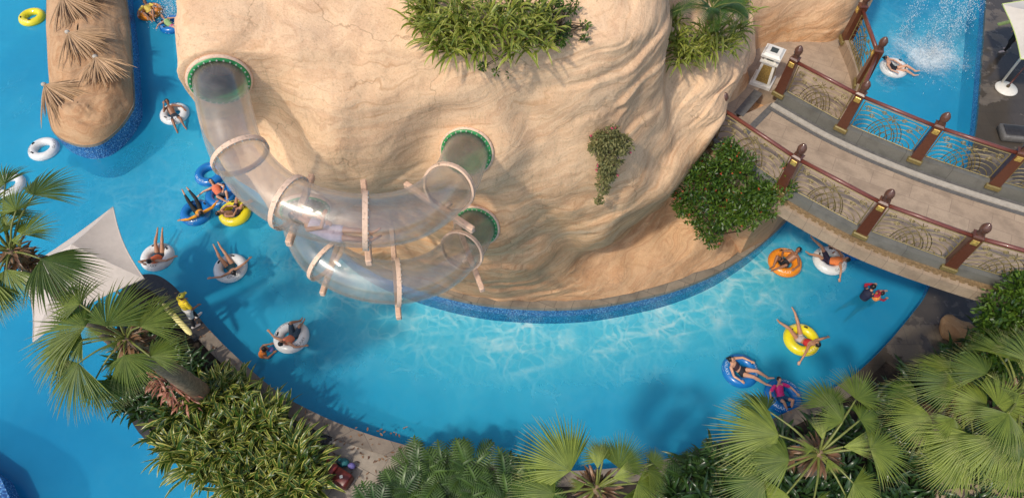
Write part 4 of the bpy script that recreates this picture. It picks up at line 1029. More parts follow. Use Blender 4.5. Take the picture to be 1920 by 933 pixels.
    if hair:
        h = MB(); cc = hd+uv*.032-fv*.022; ell(h, cc, (sv, fv, uv), (.090, .098, .098)); ell(h, cc-uv*.05-fv*.02, (sv, fv, uv), (.084, .075, .075))
        if hair == 'long':
            loft(h, [cc-fv*.05, cc-fv*.09-uv*.12, J['chest']*.3+nk*.7-fv*.09], [.085, .075, .04], [.04, .035, .02], sv)
            loft(h, [cc+sv*.05, cc+sv*.07-uv*.13-fv*.03, nk+sv*.08-fv*.06-uv*.05], [.04, .035, .02], [.04, .03, .02], sv, 8)
        if hair == 'bun': ell(h, cc-fv*.10+uv*.03, (sv, fv, uv), (.04, .04, .04))
        remeshed(h, 'hair', M_hair, T, o, .011, 2)
    for kind, col in clothes:
        c = MB()
        def torso(a, z, s, extra=.014):
            loft(c, tor[a:z], [x for x in trl[a:z]], [x for x in trn[a:z]], lat, scale=extra)
        def limb(nm, f0, f1, s=.012):
            for q in 'LR':
                P_, r_ = limbs[nm+q]; A_, B_ = P_[0], P_[-1]; p0, p1 = A_.lerp(B_, f0), A_.lerp(B_, f1); n_ = 5
                pts = [p0.lerp(p1, k/(n_-1)) for k in range(n_)]; rs = [np.interp(f0+(f1-f0)*k/(n_-1), np.linspace(0, 1, len(r_)), r_) for k in range(n_)]
                loft(c, pts, rs, rs, lat, scale=s)
        if kind == 'trunks': torso(0, 2, 1); limb('thigh', .0, .5, .02)
        if kind == 'briefs': torso(0, 2, 1, .008); limb('thigh', 0, .12, .006)
        if kind == 'vest': torso(2, 6, 1, .035)
        if kind == 'top': torso(3, 5, 1, .010)
        if kind == 'suit': torso(0, 5, 1, .010); limb('thigh', 0, .08, .006)
        if kind == 'shirt': torso(1, 6, 1, .016); limb('upper', 0, .7, .018)
        if kind == 'longtop': torso(1, 6, 1, .012); limb('upper', 0, 1, .009); limb('fore', 0, .9, .009)
        if kind == 'sleeves': limb('upper', .1, 1, .010); limb('fore', 0, .95, .010)
        if kind == 'leggings': torso(0, 2, 1, .010); limb('thigh', 0, 1, .009); limb('calf', 0, .95, .009)
        if kind == 'trousers': torso(0, 2, 1, .012); limb('thigh', 0, 1, .02); limb('calf', 0, .95, .022)
        if kind == 'shorts': torso(0, 2, 1, .016); limb('thigh', 0, .75, .028)
        if kind == 'dress': torso(0, 5, 1, .018); limb('thigh', 0, .35, .02)
        if kind == 'shoes':
            for q in 'LR':
                P_, r_ = limbs['foot'+q]; loft(c, P_, [x+.014 for x in r_], [x+.01 for x in r_], lat)
        if kind == 'strap': loft(c, [J['shL'].lerp(J['chest'], .2), J['chest'], J['waist'].lerp(J['hipR'], .3)], [.02, .02, .02], [.13, .12, .12], lat)
        if kind == 'cap':
            ell(c, hd+uv*.045-fv*.01, (sv, fv, uv), (.098, .108, .085)); loft(c, [hd+uv*.05+fv*.06, hd+uv*.045+fv*.17], [.075, .06], [.010, .008], sv)
        remeshed(c, {'cap': 'hat', 'vest': 'life_vest'}.get(kind, kind), cloth(col, kind+'_cloth'), T, o, .012, 2)
    return o
def TF(cx, cy, head, feet, z=0.0):
    a, c = U(*head, .35), U(*feet, .35); p = U(cx, cy, .2)
    return Matrix.Translation((p.x, p.y, z)) @ Matrix.Rotation(math.atan2(c.y-a.y, c.x-a.x), 4, 'Z')
OR = (.85, .16, .05)
person('person in a yellow shirt lying in the orange ring in the top left channel', TF(281, 24, (271, 5), (287, 42)), recline('bent', ('fwd', 'rest')), 'tan', [('shirt', (.80, .62, .12)), ('shorts', (.05, .05, .07))])
person('person in pink and green swimwear splashing in the blue ring against the rock', TF(320, 46, (308, 40), (345, 60)), recline('out', ('rest', 'spread')), 'light', [('suit', (.65, .10, .25)), ('vest', (.35, .55, .22))], sc=.85)
person('bare chested man in black trunks sitting in a white ring beside the slide entrance', TF(325, 215, (311, 188), (338, 240)), recline('dangle', ('rest', 'face')), 'brown', [('trunks', (.02, .03, .045))])
person('person in an orange vest and dark shorts slumped between the two blue rings', TF(412, 362, (393, 340), (428, 380)), recline('bent', ('lap', 'water')), 'light', [('vest', (.82, .20, .10)), ('shorts', (.06, .07, .09))], 'long', sc=.92)
person('person in black leggings with yellow sleeves spreading arms over a blue ring', TF(372, 395, (384, 418), (354, 370)), recline('up', ('spread', 'spread')), 'tan', [('leggings', (.012, .018, .020)), ('longtop', (.85, .36, .02)), ('top', (.015, .02, .02))], 'long')
person('bare backed man in dark trunks curled in the yellow ring under the slide', TF(438, 396, (420, 402), (458, 380)), recline('bent', ('lap', 'lap')), 'tan', [('trunks', (.035, .025, .04))])
person('person in an orange vest with crossed arms behind the head and legs raised', TF(296, 478, (284, 496), (302, 448)), recline('up', ('back', 'spread')), 'tan', [('vest', (.80, .16, .05)), ('briefs', (.03, .03, .04))])
person('woman in a dark swimsuit with arms wide and legs together on a white ring', TF(432, 500, (444, 520), (418, 478)), recline('up', ('spread', 'spread')), 'tan', [('suit', (.02, .06, .07))], 'bun')
person('person in an orange top resting both arms along the white lettered ring', TF(547, 629, (541, 640), (560, 612)), recline('bent', ('spread', 'spread')), 'tan', [('vest', (.85, .25, .12)), ('shorts', (.03, .06, .09))], sc=.93)
person('man with black hair leaning inside the orange ring near the footbridge', TF(1474, 489, (1490, 478), (1455, 498)), recline('bent', ('rest', 'lap')), 'brown', [('trunks', (.02, .02, .025))])
person('person in an orange vest over green top on the white ring by the bridge', TF(1556, 486, (1580, 492), (1522, 470)), recline('vee', ('water', 'rest')), 'tan', [('vest', (.80, .22, .06)), ('trunks', (.02, .015, .04)), ('top', (.2, .4, .08))])
person('person half hidden below the bridge edge reaching from a blue ring', TF(1592, 460, (1612, 450), (1560, 470)), recline('bent', ('spread', 'rest')), 'tan', [('trunks', (.02, .10, .22))])
person('woman in a red bikini lying in the yellow ring with one arm stretched out', TF(1504, 634, (1530, 652), (1478, 605)), recline('vee', ('water', 'water')), 'tan', [('top', (.55, .03, .03)), ('briefs', (.5, .42, .40))])
person('woman with a black strap across her back lying on the blue lettered ring', TF(1390, 692, (1370, 682), (1430, 708)), recline('out', ('fwd', 'rest')), 'light', [('briefs', (.02, .02, .03)), ('top', (.06, .03, .04))], 'bun')
person('child in a pink shirt on a ring among the palm leaves', TF(1466, 740, (1458, 728), (1476, 765)), recline('bent', ('rest', 'rest')), 'light', [('shirt', (.75, .03, .22)), ('trunks', (.02, .10, .22))], sc=.85)
person('woman in a black swimsuit riding a white ring through the waterfall foam', TF(1677, 126, (1660, 118), (1716, 134)), recline('out', ('lap', 'rest')), 'light', [('suit', (.012, .012, .016))], 'bun')
# swimmers
def swim(px, py, head, feet, depth=-.40):
    J = stand(.35, {'L': (V3(.28, .26, 1.38), V3(.48, .18, 1.40)), 'R': (V3(.26, -.28, 1.36), V3(.46, -.22, 1.38))})
    J['face'] = V3(1, 0, .1); J['headup'] = V3(0, 0, 1)
    for s, nm in ((1, 'L'), (-1, 'R')): J['kn'+nm] = V3(-.25, s*.15, .62); J['an'+nm] = V3(-.52, s*.2, .34); J['to'+nm] = V3(-.72, s*.22, .3)
    a, c = U(*feet, .1), U(*head, .1); p = U(px, py, .1)
    return Matrix.Translation((p.x, p.y, depth-.9)) @ Matrix.Rotation(math.atan2(c.y-a.y, c.x-a.x), 4, 'Z'), J
T, J = swim(484, 664, (510, 652), (470, 672)); person('swimmer in an orange vest paddling beside the white lettered ring', T, J, 'brown', [('vest', (.80, .22, .03)), ('trunks', (.03, .04, .1))], sc=1)
b = MB(); p = U(508, 655, .05); b.lathe([(.02, -.02), (.09, -.01), (.10, .03), (.05, .06), (.01, .07)], p, 12); o = b.build('water_toy', M_violet, loc=tuple(p)); tag(o, 'small violet toy held out by the swimmer in the orange vest', 'toy')
T, J = swim(1620, 556, (1648, 536), (1600, 566), -.12); person('man in a navy and red rash shirt wading and holding a child', T, J, 'tan', [('longtop', (.014, .016, .05)), ('vest', (.012, .014, .045)), ('trunks', (.02, .02, .03)), ('sleeves', (.45, .015, .04))])
T, J = swim(1640, 556, (1660, 556), (1625, 560), .0); person('child in an orange vest held by the man in navy and red', T, J, 'tan', [('vest', (.80, .28, .06)), ('sleeves', (.30, .02, .05)), ('trunks', (.02, .02, .03))], sc=.78)
# slide rider
def pj(x, y, z): return U(x, y, z)
zz = 9.93
J = dict(pelvis=pj(622, 436, zz), waist=pj(604, 431, zz+.02), chest=pj(586, 422, zz+.07), neck=pj(567, 411, zz+.15), head=pj(553, 401, zz+.22),
         shL=pj(572, 402, zz+.18), shR=pj(578, 430, zz+.08), elL=pj(592, 404, zz+.32), wrL=pj(610, 412, zz+.30), elR=pj(598, 425, zz+.28), wrR=pj(608, 405, zz+.34),
         hipL=pj(624, 430, zz+.03), hipR=pj(624, 443, zz-.01), knL=pj(664, 432, zz+.06), knR=pj(664, 446, zz+.02), anL=pj(700, 436, zz+.0), anR=pj(700, 448, zz-.02), toL=pj(713, 428, zz+.12), toR=pj(714, 442, zz+.1),
         face=V3(.45, .1, 1), headup=V3(-1, .2, .4))
person('girl in a white patterned swim dress lying in the upper clear tube slide', Matrix.Identity(4), J, 'tan', [('dress', (.55, .46, .58))], 'long')
# lifeguard
p = U(370, 604, .63); T = Matrix.Translation(p) @ Matrix.Rotation(R(55), 4, 'Z')
J = stand(.15, {'L': (V3(.05, .30, 1.12), V3(.22, .34, .95)), 'R': (V3(.08, -.28, 1.12), V3(.30, -.26, 1.0))}, .16)
person('lifeguard in a yellow vest and white shorts standing on the black kerb', T, J, 'brown', [('shirt', (.85, .62, .02)), ('vest', (.80, .58, .02)), ('shorts', (.72, .70, .68)), ('leggings', (.015, .015, .018)), ('shoes', (.65, .6, .58)), ('cap', (.55, .50, .05)), ('top', (.65, .05, .06))], 'short')
# rescue tube held by him
p0, p1 = U(306, 570, 2.0), U(358, 626, 1.5); t = thing('rescue_tube', 'pale yellow foam rescue tube with dark stripes beside the lifeguard', 'rescue tube', tuple(p0.lerp(p1, .5)))
b = MB(); q = [p0.lerp(p1, s) for s in np.linspace(0, 1, 14)]; lat = (p1-p0).cross(Vector((0, 0, 1))).normalized()
loft(b, q, [.05]+[.085]*12+[.05], [.03]+[.05]*12+[.03], lat); b.build('foam_body', M_float, t)
for s in (.08, .16, .24, .32):
    b = MB(); loft(b, [p0.lerp(p1, s), p0.lerp(p1, s+.03)], [.089]*2, [.054]*2, lat); b.build('stripe', M_stripe, t)
b = MB(); b.tube([p1, p1+Vector((.05, -.05, -.1)), p1+Vector((.02, .06, -.3))], .012, 6); b.build('strap', M_stripe, t)
# guard under the right-hand umbrella
p = U(1884, 96, .62); T = Matrix.Translation(p) @ Matrix.Rotation(R(170), 4, 'Z')
person('person in dark trousers and pale shoes standing below the right umbrella', T, stand(.1, None, .12), 'tan', [('trousers', (.012, .012, .014)), ('shoes', (.6, .5, .48)), ('shirt', (.35, .42, .5)), ('cap', (.3, .34, .05))])
b = MB(); a_, c_ = U(1873, 46, 1.35), U(1898, 40, 1.4); lt = (a_-c_).cross(Vector((0, 0, 1))).normalized(); loft(b, [a_, a_.lerp(c_, .5), c_], [.09]*3, [.05]*3, lt)
o = b.build('rescue_tube', M_trim, loc=tuple(a_)); tag(o, 'lime foam rescue tube carried under the right umbrella', 'rescue tube')

# ------------------------------------------------------------------ canopies
def canopy(name, label, corners, peak, foot, mat, trim=None, sag=.25, pole=True, base=None):
    t = thing(name, label, 'umbrella', foot); C4 = [Vector(c) for c in corners]; P = Vector(peak)
    for k in range(4):
        A, B = C4[k], C4[(k+1) % 4]; n_ = 12; vs = []; fs = []; idx = {}
        for i_ in range(n_+1):
            for j in range(i_+1):
                s = i_/n_; e = A.lerp(B, j/i_ if i_ else 0)
                q = P.lerp(e, s); u = (j/i_ if i_ else 0)
                inward = (P-(A+B)/2); inward.z = 0
                q = q+inward*(.10*math.sin(u*math.pi)*s)+Vector((0, 0, -sag*math.sin(s*math.pi)*(.5+.5*math.sin(u*math.pi))))
                idx[i_, j] = len(vs); vs.append(q)
        top = len(vs); vs += [v-Vector((0, 0, .012)) for v in vs[:]]
        for i_ in range(n_):
            for j in range(i_+1):
                f = [(idx[i_, j], idx[i_+1, j], idx[i_+1, j+1])]
                if j < i_: f.append((idx[i_, j], idx[i_+1, j+1], idx[i_, j+1]))
                for q in f: fs.append(q); fs.append(tuple(x+top for x in reversed(q)))
        b = MB(); b.add(vs, fs); pn = b.build('canopy_panel', mat, t)
        b = MB(); b.tube([vs[idx[n_, j]] for j in range(n_+1)], .018, 6); b.build('hem', trim or mat, pn)
        b = MB(); b.tube([vs[idx[i_, 0]]+Vector((0, 0, -.03)) for i_ in range(n_+1)], .02, 6); b.build('rib', M_fabric if not trim else M_whitep, t)
    if pole:
        b = MB(); b.tube([Vector(foot), Vector((foot[0], foot[1], P.z-.05))], .05, 10); b.build('pole', M_brownrail if base else M_whitep, t)
    return t
pk = U(134, 458, 3.8)
canopy('shade_canopy', 'grey white four cornered shade canopy standing among the left palms', [U(212, 388, 3.5), U(270, 522, 3.1), U(62, 640, 3.0), U(34, 512, 3.2)], pk, (pk.x, pk.y, -1.2), M_fabric, sag=.08)
pk = U(1985, 20, 4.3)
canopy('umbrella', 'large off white umbrella with lime trim at the top right corner', [U(1879, 8, 3.2), U(1914, 111, 3.2), U(2060, 130, 3.2), U(2040, -40, 3.2)], pk, (pk.x, pk.y, .6), M_fabric2, M_trim)
# umbrella stand: round white base with a slanting pole
c = U(1886, 167, .62); t = thing('umbrella_stand', 'round white stand base with a slim slanting brown pole on wet paving', 'umbrella stand', tuple(c))
b = MB(); b.lathe([(.44, 0), (.45, .03), (.42, .07), (.12, .11), (.06, .13)], c, 40); b.build('base_disc', M_whitep, t)
b = MB(); b.lathe([(.07, .11), (.07, .2), (.045, .22)], c, 12); b.build('collar', M_stripe, t)
b = MB(); e = U(1935, 110, 1.9); b.tube([c+Vector((0, 0, .18)), e], .03, 8); b.build('pole', M_brownrail, t)
# box bench on right deck
c = U(1885, 258, .62); b = MB(); b.box((0, 0, 0), (2.3, .75, .3), M=Matrix.Translation(c+Vector((.9, 0, .15))) @ Matrix.Rotation(R(-8), 4, 'Z'), bev=.04)
t = thing('low_planter_box', 'low dark grey box on the right deck behind the bridge railing', 'box', tuple(c)); b.build('box_body', M_greyband, t)
b = MB(); b.box((0, 0, 0), (2.1, .55, .03), M=Matrix.Translation(c+Vector((.9, 0, .315))) @ Matrix.Rotation(R(-8), 4, 'Z'), bev=.01); b.build('box_top', M_black, t)

# red chest with bag on the footpath
c = U(634, 893, .6); t = thing('chest', 'dark red leather chest with a lighter lid section on the footpath', 'chest', tuple(c)); CM = Matrix.Translation(c) @ Matrix.Rotation(R(-30), 4, 'Z')
b = MB(); b.box((0, 0, 0), (.50, .42, .42), M=CM @ Matrix.Translation((.22, 0, .21)), bev=.03); b.build('body', M_chest, t)
b = MB(); b.box((0, 0, 0), (.42, .44, .46), M=CM @ Matrix.Translation((-.26, 0, .23)), bev=.05); b.build('lid', M_chest2, t)
b = MB(); b.box((0, 0, 0), (.09, .09, .02), M=CM @ Matrix.Translation((.22, .0, .43)) @ Matrix.Rotation(R(45), 4, 'Z'), bev=.008); b.build('clasp', M_whitep, t)
b = MB(); b.tube([CM @ Vector((-.1+.07*math.cos(a), .30, .48+.07*math.sin(a))) for a in np.linspace(0, 2*math.pi, 17)[:-1]], .012, 6, closed=True); b.build('ring_pull', M_black, t)
c = U(650, 875, .62)
b = MB(); ell(b, c+Vector((-.08, .1, .12)), ((1, 0, 0), (0, 1, 0), (0, 0, 1)), (.17, .14, .13)); ell(b, c+Vector((-.2, .14, .1)), ((1, 0, 0), (0, 1, 0), (0, 0, 1)), (.10, .11, .11)); t = thing('towel_bundle', 'teal and violet bundle of towels behind the red chest', 'towels', tuple(c)); b.build('teal_towel', M_teal, t)
b = MB(); ell(b, c+Vector((.17, 0, .12)), ((1, 0, 0), (0, 1, 0), (0, 0, 1)), (.12, .10, .12)); b.build('violet_towel', M_violet, t)

# ------------------------------------------------------------------ falling water and foam
def drops(name, label, N, gen):
    base = np.array([(1, 0, 0), (-.5, .87, 0), (-.5, -.87, 0), (0, 0, 1), (0, 0, -1)], float)
    f0 = np.array([(0, 1, 3), (1, 2, 3), (2, 0, 3), (1, 0, 4), (2, 1, 4), (0, 2, 4)])
    P, S, E = gen(N); V_ = (P[:, None]+base[None]*np.stack([S, S, S*E], 1)[:, None]).reshape(-1, 3)
    Fc = (f0[None]+5*np.arange(len(P))[:, None, None]).reshape(-1, 3)
    return tag(mesh(name, V_, Fc, M_drop, smooth=True, loc=tuple(P[0])), label, 'water spray', kind='stuff')
def fall(N):
    out = []
    for (x0, y0, x1, y1, wd, n_) in ((1838, -70, 1762, 112, .35, .30), (1800, -60, 1728, 110, .35, .25), (1752, -70, 1690, 75, .28, .2), (1875, -60, 1800, 60, .3, .12)):
        m = int(N*n_); a = np.array(U(x0, y0, 5.0)); c = np.array(U(x1, y1, .05)); s = rng.random(m)**1.2
        q = a+(c-a)*s[:, None]; q[:, 2] = a[2]+(c[2]-a[2])*s**1.4; q[:, :2] += rng.normal(0, 1, (m, 2))*(wd*(.4+.9*s))[:, None]*.6; q[:, 2] += rng.normal(0, .15, m); out.append(q)
    m = int(N*.25); c = np.array(U(1742, 105, 0)); a = rng.random(m)*6.28; r = np.abs(rng.normal(0, .9, m)); out.append(np.stack([c[0]+r*np.cos(a), c[1]+r*np.sin(a)*.9, np.abs(rng.normal(0, .35, m))*np.exp(-r)], 1))
    P = np.concatenate(out); P[:, 2] = np.maximum(P[:, 2], .02); return P, rng.uniform(.006, .018, len(P)), rng.uniform(1, 2.6, len(P))
drops('falling_water', 'white droplets of the waterfall landing in the upper right channel', 5600, fall)
def fall2(N):
    c = np.array(U(326, 22, 0)); P = np.stack([c[0]+rng.normal(0, .35, N), c[1]+rng.normal(0, .6, N), np.abs(rng.normal(0, .5, N))], 1); return P, rng.uniform(.008, .022, N), np.ones(N)*1.3
drops('water_splash', 'white splash of droplets between the rock and the blue ring at top left', 900, fall2)
def foam(name, label, px, py, rx, ry, dens):
    c = U(px, py, .012); n_ = 40; g = np.linspace(-1, 1, n_); X_, Y_ = np.meshgrid(g, g); r = np.hypot(X_, Y_)
    V_ = np.stack([c.x+X_.ravel()*rx, c.y+Y_.ravel()*ry, np.full(n_*n_, .012)], 1); a = np.clip(1.15*(1-r)+.25*hashn(V_*1.5, 3).reshape(r.shape)*(r < .9), 0, 1)*dens; a[r > .95] = 0
    i_ = (np.arange(n_-1)[:, None]*n_+np.arange(n_-1)[None]).ravel()
    return tag(mesh(name, V_, np.stack([i_, i_+1, i_+1+n_, i_+n_], 1), M_foam, attrs={'dens': a.ravel()}, loc=tuple(c)), label, 'foam', kind='stuff')
foam('foam', 'churned white foam where the waterfall lands', 1738, 105, 2.7, 2.5, 1.1)
foam('foam', 'thin foam trailing along the landing side of the waterfall pool', 1655, 150, 1.0, 1.6, .7)
foam('foam', 'foam around the blue ring against the rock at top left', 318, 40, .9, 1.3, .9)

# ------------------------------------------------------------------ plants
def ribbons(base, d0, nrm, length, width, droop, tint, K=6, prof=None, fold=.18, cross3=True):
    base, d0, nrm = [np.asarray(a, float) for a in (base, d0, nrm)]; N = len(base)
    length, width, droop, tint = [np.broadcast_to(np.asarray(a, float), (N,)) for a in (length, width, droop, tint)]
    d0 = d0/np.linalg.norm(d0, axis=1)[:, None]
    s = np.linspace(0, 1, K+1); step = (length/K)[:, None]
    P = [base]; D = []
    for k in range(K+1):
        d = d0.copy(); d[:, 2] -= droop*s[k]**1.5; d /= np.linalg.norm(d, axis=1)[:, None]; D.append(d)
        if k < K: P.append(P[-1]+d*step)
    P = np.stack(P, 1); D = np.stack(D, 1)
    S = np.cross(D, nrm[:, None]); S /= np.linalg.norm(S, axis=2)[..., None]+1e-9; U_ = np.cross(S, D)
    pr = (np.sin(np.clip(s*.92+.08, 0, 1)*math.pi)**.7 if prof is None else np.interp(s, prof[0], prof[1]))
    Wd = width[:, None]*pr[None]*.5
    A = P-S*Wd[..., None]; B = P-U_*(Wd*fold*2)[..., None]; C = P+S*Wd[..., None]
    Vv = np.stack([A, B, C], 2).reshape(-1, 3)
    i_ = (np.arange(N)[:, None, None]*(K+1)*3+np.arange(K)[None, :, None]*3+np.arange(2)[None, None]).ravel()
    Fc = np.stack([i_, i_+1, i_+4, i_+3], 1)
    lu = np.tile(np.array([0, .5, 1]), N*(K+1)); lv = np.tile(np.repeat(s, 3), N); ti = np.repeat(tint, (K+1)*3)
    return Vv, Fc, lu, lv, ti
class RB:
    def __init__(s): s.p = []
    def add(s, *a, **k): s.p.append(ribbons(*a, **k))
    def build(s, name, mat, parent=None, loc=None):
        o = 0; V_, F2, a, b_, c = [], [], [], [], []
        for v, f, lu, lv, ti in s.p: V_.append(v); F2.append(f+o); o += len(v); a.append(lu); b_.append(lv); c.append(ti)
        return mesh(name, np.concatenate(V_), np.concatenate(F2), mat, parent, True, loc, dict(lu=np.concatenate(a), lv=np.concatenate(b_), tint=np.concatenate(c)))
def ndir(az, el): return np.stack([np.cos(az)*np.cos(el), np.sin(az)*np.cos(el), np.sin(el)], -1)
UPV = np.array([0, 0, 1.])
def clump(rb, c, n, L, W, el=(.4, 1.3), droop=1.3, spread=.08, K=6, fold=.2):
    az = rng.random(n)*6.283; e = rng.uniform(el[0], el[1], n); d = ndir(az, e)
    b = np.array(c)+np.stack([rng.normal(0, spread, n), rng.normal(0, spread, n), rng.normal(0, .03, n)], 1)
    nr = np.tile(UPV, (n, 1))+rng.normal(0, .35, (n, 3))
    rb.add(b, d, nr, L*rng.uniform(.7, 1.15, n), W*rng.uniform(.75, 1.2, n), droop*rng.uniform(.6, 1.3, n), rng.random(n), K=K, fold=fold)
def inpoly(p, poly):
    x, y = p; c = False; n = len(poly)
    for i_ in range(n):
        x1, y1 = poly[i_]; x2, y2 = poly[(i_+1) % n]
        if (y1 > y) != (y2 > y) and x < (x2-x1)*(y-y1)/(y2-y1)+x1: c = not c
    return c
def scatter(poly, n):
    xs_ = [p[0] for p in poly]; ys_ = [p[1] for p in poly]; out = []
    while len(out) < n:
        p = (random.uniform(min(xs_), max(xs_)), random.uniform(min(ys_), max(ys_)))
        if inpoly(p, poly): out.append(p)
    return out

M_thatch = mat_leaf('cast_thatch', (.38, .24, .13), (.58, .39, .24), rough=.9, trans=0, rib=False, spec=.2)
# --- beds of ginger and dark strap leaves on the bank
def bed(name, label, poly, n, mat, L, W, z=.62, hz=.9, per=13, droop=1.4, el=(.35, 1.3)):
    rb = RB(); c = None
    for (x, y) in scatter(poly, n):
        q = U(x, y, z+.5); h = hz*random.uniform(.5, 1.1)
        clump(rb, (q.x, q.y, z+h*.55), per, L, W, el, droop, .12)
        if c is None: c = tuple(U(x, y, z))
    return tag(rb.build(name, mat, loc=c), label, 'plants', kind='stuff')
bed('variegated_ginger', 'thick bed of yellow striped ginger leaves between the left channel and footpath',
    [(340, 770), (430, 705), (500, 775), (545, 800), (580, 850), (590, 890), (580, 960), (470, 935), (395, 890), (330, 850), (290, 815)], 135, M_ginger, 1.05, .115, hz=.9, per=16)
bed('dark_strap_plants', 'dark green strap leaved plants under the left palm crowns',
    [(262, 565), (292, 630), (330, 650), (400, 700), (450, 740), (420, 770), (300, 800), (245, 770), (225, 690), (232, 600)], 120, M_gdark, .70, .085, hz=.9, per=14)
bed('dark_strap_plants', 'dark green strap leaved plants filling the lower right bank',
    [(1260, 880), (1420, 830), (1560, 790), (1690, 720), (1800, 640), (1920, 620), (1990, 800), (1990, 1000), (1240, 1000)], 300, M_gdark, .85, .10, z=.7, hz=1.4, per=12)
# --- lobed philodendrons along the bottom
def lobed_leaf(rb, base, az, el, L, tint):
    n = 10; ax = ndir(np.array(az), np.array(el)); s = np.linspace(.02, .96, n)
    pts = []; d = ax.copy(); p = np.array(base)
    side = np.cross(ax, UPV); side /= np.linalg.norm(side)
    Ps = []
    for k in range(n):
        Ps.append(p.copy()); d2 = ax.copy(); d2[2] -= 1.0*(k/n)**1.4; d2 /= np.linalg.norm(d2); p = p+d2*L/n
    Ps = np.array(Ps); wid = np.sin(np.clip(s*.85+.16, 0, 1)*math.pi)**.8*L*.46
    for sg in (-1, 1):
        dd = side*sg*1.0+ax*.55; dd = np.tile(dd, (n, 1)); dd[:, 2] -= .15
        rb.add(Ps, dd, np.tile(UPV+side*.2*sg, (n, 1)), wid, L*.052, .7, tint+rng.normal(0, .05, n), K=3, prof=((0, .3, .7, 1), (.9, 1.0, .8, .1)), fold=.2)
    rb.add(Ps[:1], ax[None], UPV[None], L*1.0, L*.10, 1.0, tint+.2, K=6, prof=((0, .8, 1), (1, .9, .1)), fold=.1)
ph = [(755, 945), (785, 900), (790, 930), (835, 900), (880, 893), (905, 935), (950, 915), (1000, 925), (715, 975), (850, 955), (955, 955), (1285, 915), (1335, 890), (1390, 905)]
phl = ['first lobed philodendron right of the red chest', 'tallest lobed philodendron with tips over the pool edge', 'lobed philodendron third from the footpath in front row', 'lobed philodendron in the middle of the lower bank',
       'lobed philodendron touching the pool kerb left of the bottom palm', 'lobed philodendron in the front row below the pool kerb', 'lobed philodendron just left of the bottom palm', 'lobed philodendron under the bottom palm leaves on its left',
       'lobed philodendron at the bottom edge near the footpath', 'lobed philodendron cut by the bottom edge of the photo at centre', 'lobed philodendron at the bottom edge left of the palm', 'lobed philodendron right of the bottom palm crown',
       'lobed philodendron by the pool kerb between the two palm groups', 'lobed philodendron at the bottom edge between the two palm groups']
for (x, y), lb in zip(ph, phl):
    c = U(x, y, .62); t = thing('philodendron', lb, 'plant', tuple(c), 'lobed philodendrons on the lower bank'); rb = RB(); st = MB()
    n = 26
    for k in range(n):
        az = random.uniform(0, 6.283); el = random.uniform(.1, 1.2); L = random.uniform(.55, .85); hh = random.uniform(.2, .5)+.35*el/1.2
        r_ = random.uniform(.1, .45)*(1.3-el*.5); b0 = (c.x+math.cos(az)*r_, c.y+math.sin(az)*r_, c.z+hh)
        lobed_leaf(rb, b0, az, el*.7, L, random.random()); st.tube([tuple(c), ((c.x+b0[0])/2, (c.y+b0[1])/2, c.z+hh*.7), b0], .014, 5)
    rb.build('leaves', M_philo, t); st.build('stems', M_petiole, t)
# a taller shoot over the pool kerb
# --- leafy bushes: many small leaves on clumps
def bush(name, label, c, blobs, n, mat, lf=.085, flowers=None, fn=0, stems=True, hang=False, cat='bush'):
    t = thing(name, label, cat, tuple(c)); c = np.array(c)
    tot = sum(r**2 for *_, r in blobs); P, D = [], []
    for bx, by, bz, r in blobs:
        m = int(n*r**2/tot); v = rng.normal(0, 1, (m, 3)); v /= np.linalg.norm(v, axis=1)[:, None]
        rad = r*(rng.random(m)**.35)*(1+.28*hashn(v*2.3+bx, 3)); q = np.array([bx, by, bz])+v*rad[:, None]; P.append(q); D.append(v)
    P = np.concatenate(P); D = np.concatenate(D)
    # break the outline into twigs with gaps
    keep = fbm(P*1.9, 3, .6, 31) > -.22; P, D = P[keep], D[keep]; m = len(P)
    dd = D+rng.normal(0, .8, (m, 3)); dd[:, 2] += (-.8 if hang else .25)
    rb = RB(); rb.add(P, dd, UPV+rng.normal(0, .6, (m, 3)), lf*rng.uniform(.7, 1.5, m), lf*rng.uniform(.42, .62, m), .5, np.clip(rng.normal(.4, .3, m)+.35*hashn(P*1.7, 8), 0, 1), K=2, prof=((0, .5, 1), (.35, 1, .08)), fold=.1)
    rb.build('foliage', mat, t)
    if stems:
        st = MB()
        for k in range(26):
            q = P[random.randrange(m)]; mid = (c+q)/2+rng.normal(0, .08, 3); st.tube([tuple(c), tuple(mid), tuple(q)], [.03, .018, .006], 5)
        st.build('branches', M_twig, t)
    if flowers:
        k = rng.choice(m, fn); q = P[k]+D[k]*.04; rb = RB()
        for j in range(4): rb.add(q, rng.normal(0, 1, (fn, 3))+np.array([0, 0, .6]), UPV+rng.normal(0, .3, (fn, 3)), .05, .045, .2, rng.random(fn), K=2, prof=((0, .5, 1), (.4, 1, .3)), fold=.05)
        tag(rb.build('flowers', flowers, t), kind='stuff')
    return t
def B_(px, py, z, r): p = U(px, py, z); return (p.x, p.y, z, r)
bush('flowering_bush', 'round dark green bush with red flowers at the rock end of the bridge', U(1345, 440, 1.2),
     [B_(1320, 335, 5.6, .66), B_(1375, 320, 6.1, .62), B_(1283, 350, 5.1, .42), B_(1345, 385, 4.9, .66), B_(1405, 365, 5.6, .66), B_(1330, 425, 3.6, .46), B_(1365, 285, 6.4, .36), B_(1435, 355, 5.9, .46), B_(1462, 355, 6.0, .40), B_(1290, 320, 5.4, .3), B_(1338, 455, 2.9, .24), B_(1375, 410, 4.4, .4), B_(1280, 385, 4.5, .36), B_(1405, 400, 4.9, .42), B_(1440, 392, 5.2, .3), B_(1300, 405, 4.0, .34), B_(1465, 320, 6.4, .2)],
     13000, M_bush, .10, M_red, 70)
